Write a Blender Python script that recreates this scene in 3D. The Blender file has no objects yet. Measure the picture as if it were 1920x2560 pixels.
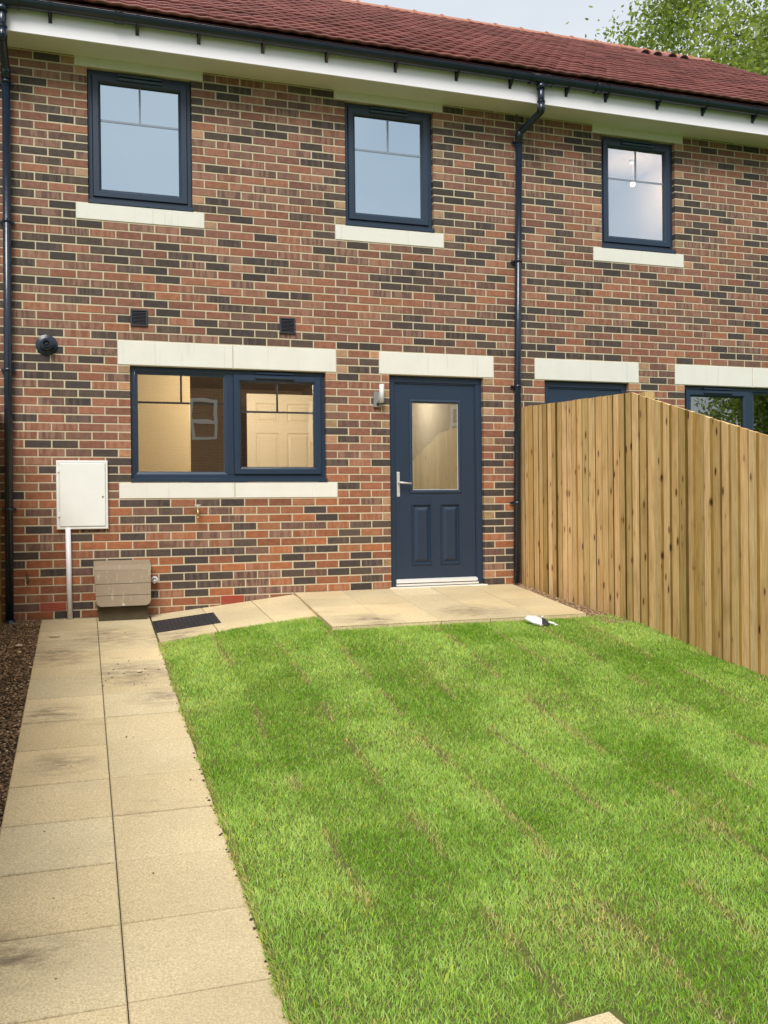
import bpy, math, random
import numpy as np
from mathutils import Vector, Matrix, noise as mnoise
random.seed(7); rng = np.random.default_rng(11)
S = bpy.context.scene
COL = S.collection
rad = math.radians

# ---------------------------------------------------------------- materials
def new_mat(name):
    m = bpy.data.materials.new(name); m.use_nodes = True
    nt = m.node_tree; nt.nodes.clear()
    out = nt.nodes.new('ShaderNodeOutputMaterial')
    return m, nt, out
def N(nt, typ, **kw):
    n = nt.nodes.new(typ)
    for k, v in kw.items():
        if k == 'inp':
            for a, b in v.items(): n.inputs[a].default_value = b
        else: setattr(n, k, v)
    return n
def ramp(nt, fac, stops):
    r = N(nt, 'ShaderNodeValToRGB')
    el = r.color_ramp.elements
    while len(el) < len(stops): el.new(0.5)
    for e, (p, c) in zip(el, stops):
        e.position = p; e.color = (c[0], c[1], c[2], 1) if not isinstance(c, float) else (c, c, c, 1)
    nt.links.new(fac, r.inputs[0]); return r.outputs[0]
def mixc(nt, fac, a, b, mode='MIX'):
    m = N(nt, 'ShaderNodeMix', data_type='RGBA', blend_type=mode)
    for s, v in ((0, fac), (6, a), (7, b)):
        if hasattr(v, 'links'): nt.links.new(v, m.inputs[s])
        else: m.inputs[s].default_value = (v if isinstance(v, (int, float)) else (v[0], v[1], v[2], 1))
    return m.outputs[2]
def coords(nt, scale=(1, 1, 1), kind='Object'):
    tc = N(nt, 'ShaderNodeTexCoord'); mp = N(nt, 'ShaderNodeMapping')
    mp.inputs['Scale'].default_value = scale
    nt.links.new(tc.outputs[kind], mp.inputs[0]); return mp.outputs[0]
def noise(nt, vec, scale, detail=3, rough=0.55, out='Fac'):
    n = N(nt, 'ShaderNodeTexNoise', inp={'Scale': scale, 'Detail': detail, 'Roughness': rough})
    nt.links.new(vec, n.inputs['Vector']); return n.outputs[out]
def bump(nt, h, dist, strength=1.0, normal=None):
    b = N(nt, 'ShaderNodeBump', inp={'Strength': strength, 'Distance': dist})
    nt.links.new(h, b.inputs['Height'])
    if normal is not None: nt.links.new(normal, b.inputs['Normal'])
    return b.outputs[0]
def principled(nt, out, base, rough=0.6, spec=0.5, nrm=None, metal=0.0, **kw):
    p = N(nt, 'ShaderNodeBsdfPrincipled')
    if hasattr(base, 'links'): nt.links.new(base, p.inputs['Base Color'])
    else: p.inputs['Base Color'].default_value = (*base, 1)
    if hasattr(rough, 'links'): nt.links.new(rough, p.inputs['Roughness'])
    else: p.inputs['Roughness'].default_value = rough
    p.inputs['Specular IOR Level'].default_value = spec
    p.inputs['Metallic'].default_value = metal
    if nrm is not None: nt.links.new(nrm, p.inputs['Normal'])
    nt.links.new(p.outputs[0], out.inputs[0]); return p
def simple(name, col, rough=0.5, spec=0.5, metal=0.0, var=0.06, nscale=18, bumpd=0.0, bscale=60):
    m, nt, out = new_mat(name)
    v = coords(nt)
    f = noise(nt, v, nscale, 4)
    a = tuple(c * (1 - var) for c in col); b = tuple(min(1, c * (1 + var)) for c in col)
    c = mixc(nt, f, a, b)
    nr = bump(nt, noise(nt, v, bscale, 3), bumpd) if bumpd else None
    principled(nt, out, c, rough, spec, nr, metal); return m

M = {}
# brick faces: per-brick colour attribute, alpha = strength of the fired-on vertical bands
def mk_brick():
    m, nt, out = new_mat('brick_faces')
    at = N(nt, 'ShaderNodeAttribute', attribute_name='col')
    v = coords(nt)
    speck = noise(nt, v, 160, 3, 0.7); blot = noise(nt, v, 22, 4)
    c = mixc(nt, 1.0, at.outputs['Color'], ramp(nt, blot, [(0.3, 0.80), (0.7, 1.18)]), 'MULTIPLY')
    c = mixc(nt, 0.55, c, ramp(nt, speck, [(0.35, 0.72), (0.62, 1.2)]), 'MULTIPLY')
    sv = coords(nt, (1, 1, 0.12)); st = noise(nt, sv, 32, 1, 0.3)
    band = ramp(nt, st, [(0.46, 0.0), (0.54, 1.0)])
    bm = N(nt, 'ShaderNodeMath', operation='MULTIPLY'); nt.links.new(band, bm.inputs[0]); nt.links.new(at.outputs['Alpha'], bm.inputs[1])
    c = mixc(nt, bm.outputs[0], c, mixc(nt, 0.45, c, (0.40, 0.24, 0.17)))
    # lime bloom, small white scuffs
    sc = noise(nt, coords(nt, (1, 1, 0.8)), 9, 6, 0.8)
    c = mixc(nt, ramp(nt, sc, [(0.70, 0.0), (0.80, 0.35)]), c, (0.55, 0.48, 0.40))
    h = noise(nt, v, 210, 4, 0.7)
    principled(nt, out, c, 0.85, 0.25, bump(nt, h, 0.0025, 0.8)); return m
M['brick'] = mk_brick()
def mk_mortar():
    m, nt, out = new_mat('mortar')
    v = coords(nt)
    c = mixc(nt, noise(nt, v, 7, 5), (0.46, 0.395, 0.275), (0.64, 0.56, 0.40))
    principled(nt, out, c, 0.95, 0.1, bump(nt, noise(nt, v, 260, 3), 0.003)); return m
M['mortar'] = mk_mortar()
def mk_stone():
    m, nt, out = new_mat('cast_stone')
    v = coords(nt)
    c = mixc(nt, noise(nt, v, 5, 5), (0.66, 0.64, 0.57), (0.77, 0.755, 0.70))
    streak = noise(nt, coords(nt, (1, 1, 0.06)), 26, 3)
    c = mixc(nt, ramp(nt, streak, [(0.60, 0.0), (0.72, 0.30)]), c, (0.45, 0.43, 0.37))
    c = mixc(nt, ramp(nt, noise(nt, v, 300, 2), [(0.3, 0.12), (0.5, 0.0)]), c, (0.40, 0.36, 0.28))
    principled(nt, out, c, 0.9, 0.15, bump(nt, noise(nt, v, 200, 3), 0.001)); return m
M['stone'] = mk_stone()
def mk_frame(name, grain):
    m, nt, out = new_mat(name)
    v = coords(nt)
    c = mixc(nt, noise(nt, v, 9, 3), (0.014, 0.029, 0.056), (0.019, 0.037, 0.069))
    g = noise(nt, coords(nt, (1, 1, 0.05) if grain == 'v' else (0.05, 1, 1)), 170, 4, 0.6)
    principled(nt, out, c, 0.38, 0.5, bump(nt, g, 0.0016, 0.7)); return m
M['frame'] = mk_frame('anthracite_frame', 'v')
M['door'] = mk_frame('grained_door_paint', 'v')
M['bar'] = simple('glazing_bar_foil', (0.035, 0.05, 0.08), 0.4)
M['bar_hi'] = simple('pale_glazing_bar', (0.27, 0.31, 0.40), 0.4)
M['rubber'] = simple('gasket_black', (0.012, 0.013, 0.016), 0.5)
M['vent'] = simple('vent_metal', (0.045, 0.07, 0.115), 0.28, metal=0.3)
M['white'] = simple('white_upvc', (0.83, 0.80, 0.84), 0.32, var=0.02, nscale=3)
M['box_white'] = simple('white_grp', (0.76, 0.77, 0.74), 0.45, var=0.06, nscale=6, bumpd=0.0012, bscale=14)
M['soffit'] = simple('soffit_white', (0.70, 0.68, 0.60), 0.5, var=0.06, nscale=2)
def mk_blackpl():
    m, nt, out = new_mat('black_gutter_plastic')
    v = coords(nt)
    c = mixc(nt, noise(nt, v, 14, 4), (0.007, 0.013, 0.026), (0.013, 0.022, 0.040))
    principled(nt, out, c, 0.22, 0.6, bump(nt, noise(nt, v, 30, 2), 0.0008)); return m
M['blackpl'] = mk_blackpl()
M['vent_brown'] = simple('vent_charcoal', (0.030, 0.030, 0.040), 0.5)
M['steel'] = simple('brushed_steel', (0.72, 0.71, 0.69), 0.34, metal=0.45)
M['alu'] = simple('threshold_aluminium', (0.84, 0.84, 0.83), 0.3, metal=0.3)
M['whitegrey'] = simple('opal_diffuser', (0.62, 0.63, 0.62), 0.3)
M['boxgrey'] = simple('grey_sensor', (0.22, 0.22, 0.21), 0.4)
M['brass'] = simple('weathered_brass', (0.40, 0.30, 0.13), 0.4, metal=0.8)
M['redvent'] = simple('terracotta_airbrick', (0.42, 0.045, 0.03), 0.55)
M['dark'] = simple('dark_void', (0.012, 0.010, 0.008), 0.9)
def mk_gas():
    m, nt, out = new_mat('brown_grp_dusty')
    v = coords(nt)
    c = mixc(nt, noise(nt, v, 6, 5), (0.245, 0.185, 0.120), (0.300, 0.236, 0.162))
    run = noise(nt, coords(nt, (1, 1, 0.07)), 38, 4, 0.7)
    c = mixc(nt, ramp(nt, run, [(0.58, 0.0), (0.66, 0.5)]), c, (0.50, 0.44, 0.33))
    principled(nt, out, c, 0.6, 0.3, bump(nt, noise(nt, v, 90, 3), 0.001)); return m
M['gas'] = mk_gas()
M['gas_dark'] = simple('brown_grp_base', (0.070, 0.052, 0.025), 0.7, var=0.3, nscale=10)
def mk_tile():
    m, nt, out = new_mat('red_concrete_tile')
    v = coords(nt)
    at = N(nt, 'ShaderNodeAttribute', attribute_name='col')
    c = mixc(nt, noise(nt, v, 3, 5), (0.215, 0.074, 0.066), (0.33, 0.130, 0.116))
    c = mixc(nt, 1.0, c, at.outputs['Color'], 'MULTIPLY')
    c = mixc(nt, ramp(nt, noise(nt, v, 140, 3), [(0.3, 0.5), (0.5, 0.0)]), c, (0.10, 0.03, 0.025))
    principled(nt, out, c, 0.42, 0.6, bump(nt, noise(nt, v, 120, 4), 0.002)); return m
M['tile'] = mk_tile()
M['ridge'] = simple('terracotta_ridge', (0.40, 0.17, 0.105), 0.7, var=0.15, nscale=6, bumpd=0.002)
def mk_glass(name, refl, tint, gc=(0.74, 0.89, 1.0)):
    m, nt, out = new_mat(name)
    v = coords(nt)
    tr = N(nt, 'ShaderNodeBsdfTransparent'); tr.inputs[0].default_value = (*tint, 1)
    gl = N(nt, 'ShaderNodeBsdfGlossy'); gl.inputs['Roughness'].default_value = 0.0
    gl.inputs['Color'].default_value = (*gc, 1)
    nt.links.new(bump(nt, noise(nt, v, 1.6, 2), 0.004, 0.3), gl.inputs['Normal'])
    fr = N(nt, 'ShaderNodeFresnel'); fr.inputs[0].default_value = 1.5
    ma = N(nt, 'ShaderNodeMath', operation='ADD'); ma.use_clamp = True
    ma.inputs[1].default_value = refl; nt.links.new(fr.outputs[0], ma.inputs[0])
    mx = N(nt, 'ShaderNodeMixShader')
    nt.links.new(ma.outputs[0], mx.inputs[0]); nt.links.new(tr.outputs[0], mx.inputs[1]); nt.links.new(gl.outputs[0], mx.inputs[2])
    nt.links.new(mx.outputs[0], out.inputs[0]); return m
M['glass'] = mk_glass('window_glass', 0.60, (0.86, 0.93, 1.0))
M['glass_lo'] = mk_glass('window_glass_low', 0.27, (0.93, 0.93, 0.92), (.95, 1, 1))
def mk_paving():
    m, nt, out = new_mat('buff_paving')
    v = coords(nt)
    at = N(nt, 'ShaderNodeAttribute', attribute_name='col')
    c = mixc(nt, noise(nt, v, 2.2, 5), (0.64, 0.515, 0.295), (0.77, 0.64, 0.405))
    c = mixc(nt, 1.0, c, at.outputs['Color'], 'MULTIPLY')
    c = mixc(nt, 0.8, c, ramp(nt, noise(nt, v, 130, 4, 0.7), [(0.34, 0.62), (0.64, 1.28)]), 'MULTIPLY')
    d = noise(nt, coords(nt, (0.8, 1.9, 1)), 2.9, 7, 0.68)
    c = mixc(nt, ramp(nt, d, [(0.62, 0.0), (0.74, 0.50)]), c, (0.20, 0.16, 0.11))
    d2 = noise(nt, coords(nt, (1, 1, 1)), 0.9, 6, 0.62)
    c = mixc(nt, ramp(nt, d2, [(0.46, 0.0), (0.74, 0.48)]), c, (0.40, 0.33, 0.21))
    sp = noise(nt, v, 420, 2)
    c = mixc(nt, ramp(nt, sp, [(0.24, 0.6), (0.36, 0.0)]), c, (0.16, 0.11, 0.06))
    r = ramp(nt, noise(nt, v, 1.3, 3), [(0.35, 0.55), (0.65, 0.85)])
    for (px, py, pr) in ((-.10, -1.95, .42), (-.62, -2.75, .26), (-.66, -5.35, .24), (-.55, -3.6, .22), (-.25, -.75, .45), (-.6, -1.3, .4), (2.7, -1.4, .4), (.02, -2.55, .25), (1.75, -1.55, .35), (.3, -.95, .3)):
        tc = N(nt, 'ShaderNodeTexCoord'); vd = N(nt, 'ShaderNodeVectorMath', operation='DISTANCE'); sx = N(nt, 'ShaderNodeVectorMath', operation='MULTIPLY')
        sx.inputs[1].default_value = (1, 1, 0); nt.links.new(tc.outputs['Object'], sx.inputs[0]); nt.links.new(sx.outputs[0], vd.inputs[0]); vd.inputs[1].default_value = (px, py, 0)
        msk = ramp(nt, vd.outputs['Value'], [(pr*.15, 1.0), (pr, 0.0)])
        stn = ramp(nt, noise(nt, coords(nt, (.9, 2.2, 1)), 7.5, 8, .72), [(0.40, 0.0), (0.64, 0.95)])
        mm = N(nt, 'ShaderNodeMath', operation='MULTIPLY'); nt.links.new(msk, mm.inputs[0]); nt.links.new(stn, mm.inputs[1])
        c = mixc(nt, mm.outputs[0], c, (0.19, 0.145, 0.10))
    principled(nt, out, c, r, 0.16, bump(nt, noise(nt, v, 150, 5, 0.7), 0.005, 0.8)); return m
M['paving'] = mk_paving()
def mk_soil(name, a, b, s=9):
    m, nt, out = new_mat(name)
    v = coords(nt)
    c = mixc(nt, noise(nt, v, s, 6, 0.7), a, b)
    principled(nt, out, c, 0.95, 0.1, bump(nt, noise(nt, v, 70, 5, 0.7), 0.015)); return m
M['soil'] = mk_soil('lawn_soil', (0.085, 0.105, 0.025), (0.20, 0.215, 0.07), 30)
M['dirt'] = mk_soil('dirt', (0.055, 0.042, 0.028), (0.12, 0.09, 0.06), 20)
M['ground'] = mk_soil('ground_grass', (0.06, 0.12, 0.025), (0.12, 0.20, 0.05), 3)
def mk_attr(name, rough=0.6, spec=0.3, transl=0.0, tcol=None):
    m, nt, out = new_mat(name)
    at = N(nt, 'ShaderNodeAttribute', attribute_name='col')
    if transl == 0:
        v = coords(nt)
        c = mixc(nt, 0.7, at.outputs['Color'], ramp(nt, noise(nt, v, 300, 2), [(0.3, 0.7), (0.7, 1.3)]), 'MULTIPLY')
        principled(nt, out, c, rough, spec)
        return m
    p = principled(nt, out, at.outputs['Color'], rough, spec)
    t = N(nt, 'ShaderNodeBsdfTranslucent')
    nt.links.new(mixc(nt, 1.0, at.outputs['Color'], tcol, 'MULTIPLY'), t.inputs[0])
    mx = N(nt, 'ShaderNodeMixShader'); mx.inputs[0].default_value = transl
    nt.links.new(p.outputs[0], mx.inputs[1]); nt.links.new(t.outputs[0], mx.inputs[2])
    nt.links.new(mx.outputs[0], out.inputs[0]); return m
M['grass'] = mk_attr('grass_blades', 0.45, 0.35, 0.35, (1.3, 1.25, 0.8))
M['leaf'] = mk_attr('tree_leaves', 0.5, 0.35, 0.45, (1.5, 1.45, 0.7))
M['gravel'] = mk_attr('gravel_stones', 0.8, 0.25)
def mk_wood():
    m, nt, out = new_mat('treated_softwood')
    at = N(nt, 'ShaderNodeAttribute', attribute_name='col')
    sep = N(nt, 'ShaderNodeSeparateColor'); nt.links.new(at.outputs['Color'], sep.inputs[0])
    tc = N(nt, 'ShaderNodeTexCoord')
    # offset the grain from board to board
    of = N(nt, 'ShaderNodeCombineXYZ'); mu = N(nt, 'ShaderNodeMath', operation='MULTIPLY'); mu.inputs[1].default_value = 37.0
    nt.links.new(sep.outputs[2], mu.inputs[0]); nt.links.new(mu.outputs[0], of.inputs[2])
    ad = N(nt, 'ShaderNodeVectorMath', operation='ADD'); nt.links.new(tc.outputs['Object'], ad.inputs[0]); nt.links.new(of.outputs[0], ad.inputs[1])
    def mp(sc):
        q = N(nt, 'ShaderNodeMapping'); q.inputs['Scale'].default_value = sc; nt.links.new(ad.outputs[0], q.inputs[0]); return q.outputs[0]
    # knots
    vo = N(nt, 'ShaderNodeTexVoronoi', inp={'Scale': 1.0, 'Randomness': 1.0}); nt.links.new(mp((11, 11, 4.6)), vo.inputs['Vector'])
    kn = ramp(nt, vo.outputs['Distance'], [(0.09, 1.0), (0.19, 0.0)])
    gate = ramp(nt, noise(nt, mp((3, 3, 2)), 1.7, 1), [(0.38, 0.0), (0.42, 1.0)])
    km = N(nt, 'ShaderNodeMath', operation='MULTIPLY'); nt.links.new(kn, km.inputs[0]); nt.links.new(gate, km.inputs[1])
    halo = ramp(nt, vo.outputs['Distance'], [(0.12, 1.0), (0.42, 0.0)])
    g = noise(nt, mp((1, 1, 0.045)), 95, 5, 0.65)
    g2 = noise(nt, mp((1, 1, 0.10)), 26, 3, 0.6)
    c = mixc(nt, ramp(nt, g, [(0.3, 0.0), (0.7, 1.0)]), (0.50, 0.325, 0.125), (0.80, 0.59, 0.285))
    c = mixc(nt, ramp(nt, g2, [(0.50, 0.0), (0.70, 0.5)]), c, (0.40, 0.23, 0.075))
    c = mixc(nt, 0.30, c, mixc(nt, halo, (1, 1, 1), (0.72, 0.55, 0.40)), 'MULTIPLY')
    st = noise(nt, mp((1, 1, 0.5)), 3.2, 4, 0.6)
    c = mixc(nt, ramp(nt, st, [(0.54, 0.0), (0.72, 0.5)]), c, (0.27, 0.17, 0.06))
    c = mixc(nt, km.outputs[0], c, (0.085, 0.030, 0.012))
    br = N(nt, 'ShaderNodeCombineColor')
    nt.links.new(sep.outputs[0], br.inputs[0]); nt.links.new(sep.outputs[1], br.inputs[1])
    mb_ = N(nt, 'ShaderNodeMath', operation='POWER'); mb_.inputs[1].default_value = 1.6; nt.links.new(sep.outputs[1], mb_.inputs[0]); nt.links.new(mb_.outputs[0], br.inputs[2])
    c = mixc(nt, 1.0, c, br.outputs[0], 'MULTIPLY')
    principled(nt, out, c, 0.78, 0.2, bump(nt, g, 0.003, 0.8)); return m
M['wood'] = mk_wood()
M['bark'] = mk_soil('bark', (0.045, 0.036, 0.028), (0.10, 0.085, 0.065), 12)
M['matrub'] = simple('black_rubber_tread', (0.018, 0.020, 0.026), 0.45, var=0.25, nscale=16)
M['wall_warm'] = simple('kitchen_wall_paint', (0.68, 0.55, 0.34), 0.8, var=0.05, nscale=2)
M['wall_cream'] = simple('hall_cream_paint', (0.70, 0.64, 0.52), 0.8)
M['wall_rose'] = simple('warm_grey_paint', (0.64, 0.55, 0.50), 0.85, var=0.02, nscale=2)
M['wall_pale'] = simple('bedroom_wall_paint', (0.62, 0.63, 0.66), 0.85, var=0.02, nscale=2)
M['wall_dim'] = simple('hall_wall_unlit', (0.16, 0.11, 0.07), 0.9)  # dark brown puts the gloom of an unlit hall into the wall colour
M['idoor'] = simple('cream_interior_door', (0.80, 0.70, 0.52), 0.5, var=0.03)
M['bag'] = simple('white_plastic_film', (0.72, 0.72, 0.68), 0.35)
M['bagblk'] = simple('black_plastic_film', (0.02, 0.02, 0.024), 0.35)
M['pebble'] = simple('pale_stone', (0.60, 0.50, 0.34), 0.8, var=0.2, nscale=40)
M['far_brick'] = None
def emis(name, col, s):
    m, nt, out = new_mat(name); e = N(nt, 'ShaderNodeEmission', inp={'Color': (*col, 1), 'Strength': s})
    nt.links.new(e.outputs[0], out.inputs[0]); return m
M['bulb'] = emis('bulb_glow', (1.0, 0.62, 0.25), 6)

# ---------------------------------------------------------------- mesh helper
class MB:
    def __init__(s): s.v = []; s.f = []; s.mi = []; s.c = []; s.hascol = False; s.sm = []
    def quad(s, a, b, c, d, mi=0, col=None):
        i = len(s.v); s.v += [a, b, c, d]; s.f.append((i, i+1, i+2, i+3)); s.mi.append(mi); s.sm.append(False)
        if col is not None: s.hascol = True
        s.c += [col or (1, 1, 1, 1)] * 4
    def poly(s, pts, mi=0, col=None, smooth=False):
        i = len(s.v); s.v += list(pts); s.f.append(tuple(range(i, i+len(pts)))); s.mi.append(mi); s.sm.append(smooth)
        if col is not None: s.hascol = True
        s.c += [col or (1, 1, 1, 1)] * len(pts)
    def box(s, x0, x1, y0, y1, z0, z1, mi=0, col=None, skip=''):
        P = [(x0,y0,z0),(x1,y0,z0),(x1,y1,z0),(x0,y1,z0),(x0,y0,z1),(x1,y0,z1),(x1,y1,z1),(x0,y1,z1)]
        F = {'f':(0,1,5,4),'b':(2,3,7,6),'l':(3,0,4,7),'r':(1,2,6,5),'t':(4,5,6,7),'d':(3,2,1,0)}
        for k, q in F.items():
            if k not in skip: s.quad(*[P[i] for i in q], mi, col)
    def hexa(s, P, mi=0, col=None):
        for q in ((0,1,5,4),(2,3,7,6),(3,0,4,7),(1,2,6,5),(4,5,6,7),(3,2,1,0)): s.quad(*[P[i] for i in q], mi, col)
    def bbox(s, x0, x1, y0, y1, z0, z1, b=0.003, mi=0, col=None):
        # box with its front (-y) face chamfered
        s.loops([(x0, x1, z0, z1, y1), (x0, x1, z0, z1, y0+b), (x0+b, x1-b, z0+b, z1-b, y0)], cap=True, mi=mi, col=col)
        s.quad((x1,y1,z0),(x0,y1,z0),(x0,y1,z1),(x1,y1,z1), mi, col)
    def loops(s, L, cap=False, mi=0, col=None):
        for a, b in zip(L[:-1], L[1:]):
            A = [(a[0],a[4],a[2]),(a[1],a[4],a[2]),(a[1],a[4],a[3]),(a[0],a[4],a[3])]
            B = [(b[0],b[4],b[2]),(b[1],b[4],b[2]),(b[1],b[4],b[3]),(b[0],b[4],b[3])]
            for i in range(4):
                j = (i+1) % 4; s.quad(A[i], A[j], B[j], B[i], mi, col)
        if cap:
            b = L[-1]; s.quad((b[0],b[4],b[2]),(b[1],b[4],b[2]),(b[1],b[4],b[3]),(b[0],b[4],b[3]), mi, col)
    def ring(s, x0, x1, z0, z1, prof, cap=False, mi=0):
        s.loops([(x0+i, x1-i, z0+i, z1-i, y) for i, y in prof], cap, mi)
    def tube(s, pts, r, seg=14, mi=0, caps=True, smooth=True, col=None):
        pts = [Vector(p) for p in pts]; rs = r if isinstance(r, (list, tuple)) else [r]*len(pts)
        if col is not None: s.hascol = True
        base = len(s.v); prev = None
        for k, p in enumerate(pts):
            t = (pts[min(k+1, len(pts)-1)] - pts[max(k-1, 0)]).normalized()
            if prev is None:
                a = Vector((0, 0, 1)) if abs(t.z) < 0.9 else Vector((1, 0, 0))
                n = t.cross(a).normalized()
            else:
                n = (prev - t * prev.dot(t)).normalized()
            prev = n; b = t.cross(n)
            for i in range(seg):
                an = 2*math.pi*i/seg; q = p + (n*math.cos(an) + b*math.sin(an)) * rs[k]
                s.v.append(tuple(q)); s.c.append(col or (1, 1, 1, 1))
        for k in range(len(pts)-1):
            for i in range(seg):
                j = (i+1) % seg; o = base + k*seg
                s.f.append((o+i, o+j, o+seg+j, o+seg+i)); s.mi.append(mi); s.sm.append(smooth)
        if caps:
            s.f.append(tuple(base+i for i in range(seg))[::-1]); s.mi.append(mi); s.sm.append(False)
            o = base + (len(pts)-1)*seg
            s.f.append(tuple(o+i for i in range(seg))); s.mi.append(mi); s.sm.append(False)
    def build(s, name, mats, parent=None):
        me = bpy.data.meshes.new(name); me.from_pydata(s.v, [], s.f)
        for m in (mats if isinstance(mats, (list, tuple)) else [mats]): me.materials.append(m)
        me.polygons.foreach_set('material_index', s.mi)
        me.polygons.foreach_set('use_smooth', s.sm)
        if s.hascol:
            a = me.color_attributes.new('col', 'FLOAT_COLOR', 'POINT')
            a.data.foreach_set('color', np.array(s.c, dtype=np.float32).ravel())
        me.update()
        return link(name, me, parent)
def link(name, data, parent=None):
    o = bpy.data.objects.new(name, data); COL.objects.link(o)
    if parent is not None:
        o.parent = parent; loc = parent.location.copy(); p = parent.parent
        while p is not None: loc += p.location; p = p.parent
        o.matrix_parent_inverse = Matrix.Translation(-loc)
    return o
def tag(o, label=None, cat=None, group=None, kind=None):
    if label: o['label'] = label
    if cat: o['category'] = cat
    if group: o['group'] = group
    if kind: o['kind'] = kind
    return o
def empty(name, loc, label, cat, group=None):
    o = bpy.data.objects.new(name, None); COL.objects.link(o); o.location = loc
    o.empty_display_size = 0.1
    return tag(o, label, cat, group)
def np_mesh(name, V, F4, F3, col, mat, parent=None, smooth=False):
    me = bpy.data.meshes.new(name)
    n4 = 0 if F4 is None else len(F4); n3 = 0 if F3 is None else len(F3)
    me.vertices.add(len(V)); me.vertices.foreach_set('co', V.astype(np.float32).ravel())
    loops = []; starts = []; tot = []
    if n4: loops.append(F4.ravel()); starts.append(np.arange(n4)*4); tot.append(np.full(n4, 4))
    if n3: loops.append(F3.ravel()); starts.append(np.arange(n3)*3 + n4*4); tot.append(np.full(n3, 3))
    L = np.concatenate(loops).astype(np.int32)
    me.loops.add(len(L)); me.loops.foreach_set('vertex_index', L)
    me.polygons.add(n4+n3); me.polygons.foreach_set('loop_start', np.concatenate(starts).astype(np.int32))
    me.polygons.foreach_set('loop_total', np.concatenate(tot).astype(np.int32))
    if smooth: me.polygons.foreach_set('use_smooth', np.ones(n4+n3, dtype=bool))
    if col is not None:
        a = me.color_attributes.new('col', 'FLOAT_COLOR', 'POINT')
        a.data.foreach_set('color', np.hstack([col, np.ones((len(col), 1))]).astype(np.float32).ravel())
    me.materials.append(mat); me.update(calc_edges=True); me.validate()
    return link(name, me, parent)

# ---------------------------------------------------------------- levels
def path_z(y): return 0.0928*y
def patio_z(y): return 0.155 + 0.06*y
def ramp_z(x, y): return -0.0158 + 0.105*x + 0.07*y
def interp(x, pts):
    if x <= pts[0][0]: return pts[0][1]
    for (a, b), (c, d) in zip(pts[:-1], pts[1:]):
        if x <= c: return b + (d-b)*(x-a)/(c-a)
    return pts[-1][1]
FB = [(-9.5,-0.80),(-6.0,-0.46),(-4.5,-0.285),(-3.6,-0.175),(-3.1,-0.13),(-2.8,-0.08),(-2.18,0.0),(-1.15,0.055),(0.0,0.155)]
def lawn_z(x, y):
    zl = path_z(y); zr = interp(y, FB) - 0.01
    t = min(1, max(0, (x-0.135)/(3.85-0.135)))
    w = interp(-y, [(1.8, 0.34), (4.0, 1.0)])
    u = min(1, t/w); q = max(0, (0.8-w)/0.46)*0.35; u = u*(1+q-q*u)
    return zl + (zr-zl)*min(1, u)
U, W = 0.225, 0.075          # brick module

# ================================================================ TERRACE
house = empty('brick_terrace', (0, 0, 0), 'two storey red brick terrace with navy doors and windows and red tiled roof', 'building')
XL, XR, ZB, ZT = -5.85, 9.7, -0.75, 5.25
# openings (x0,x1,z0,z1)
w1 = (-0.3425, 0.5675, 3.675, 4.875); w2 = (2.020, 2.930, 3.675, 4.875); w3 = (4.8325, 5.7425, 3.675, 4.875)
wl = (-0.005, 1.805, 1.20, 2.25); dr = (2.445, 3.447, 0.165, 2.25)
nd = (4.14, 5.145, 0.165, 2.25); nw = (5.845, 7.66, 1.20, 2.25)
openings = [w1, w2, w3, wl, dr, nd, nw]
stones = []   # (x0,x1,z0,z1,name,joint)
for (a, b) in ((-2, 3), (8.5, 13.5), (21, 26)):
    stones.append((a*U+.005, b*U-.005, 4.88, 5.095, 'lintel', None))
    stones.append((a*U+.005, b*U-.005, 3.53, 3.67, 'stone_sill', None))
stones.append((-.5*U+.005, 8.5*U-.005, 2.255, 2.47, 'lintel', 0.92)); stones.append((-.5*U+.005, 8.5*U-.005, 1.055, 1.195, 'stone_sill', 0.925))
stones.append((2.345, 3.562, 2.255, 2.47, 'lintel', None)); stones.append((4.03, 5.265, 2.255, 2.47, 'lintel', None))
stones.append((5.725, 7.78, 2.255, 2.47, 'lintel', 6.74)); stones.append((5.725, 7.78, 1.055, 1.195, 'stone_sill', 6.74))
airb = [(-3.5*U+.003, -2.55*U, 0.078, 0.147), (3.5*U-.005, 4.42*U, 0.078, 0.147)]
vents_ = [(0.004, 0.154, 2.603, 2.753), (1.362, 1.510, 2.600, 2.750)]
def overlap(lo, hi, a, b): return min(hi, b) - max(lo, a)
reds = [(.255,.105,.064),(.285,.122,.074),(.225,.098,.064),(.265,.130,.085),(.30,.125,.070),(.24,.108,.074),(.21,.095,.066)]
mids = [(.165,.088,.062),(.145,.082,.062),(.185,.100,.070),(.135,.078,.060)]
darks = [(.074,.056,.047),(.060,.048,.043),(.092,.066,.053),(.066,.051,.046)]
bm = MB(); jambdepth = 0.062
rb = random.Random(21)
blocked = openings + [s[:4] for s in stones] + airb
nrows = int((ZT-ZB)/W)
mb = MB()
def pick(z, x, short):
    r = rb.random()
    low = max(0, min(1, (1.35 - z)/0.5)); up = max(0, min(1, (z-2.6)/1.5))
    st = 0.0
    if r < 0.29: c = rb.choice(darks); st = 0.25 if rb.random() < .35 else 0.0
    elif r < 0.29+0.22: c = rb.choice(mids); st = 0.8 if rb.random() < .5 else 0.2
    else:
        c = rb.choice(reds); st = 0.75 if rb.random() < .28 else 0.0
        if low > 0: c = (c[0]*(1+.12*low), c[1]*(1-.02*low), c[2]*(1-.24*low))
    if short and rb.random() < .45: c = rb.choice([(.36,.22,.13),(.30,.20,.11),(.42,.22,.12)])
    k = 0.90 + rb.random()*0.22
    g = 0.10*up; l = sum(c)/3
    c = tuple(((1-g)*v + g*l)*k for v in c)
    return (*c, st)
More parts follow.
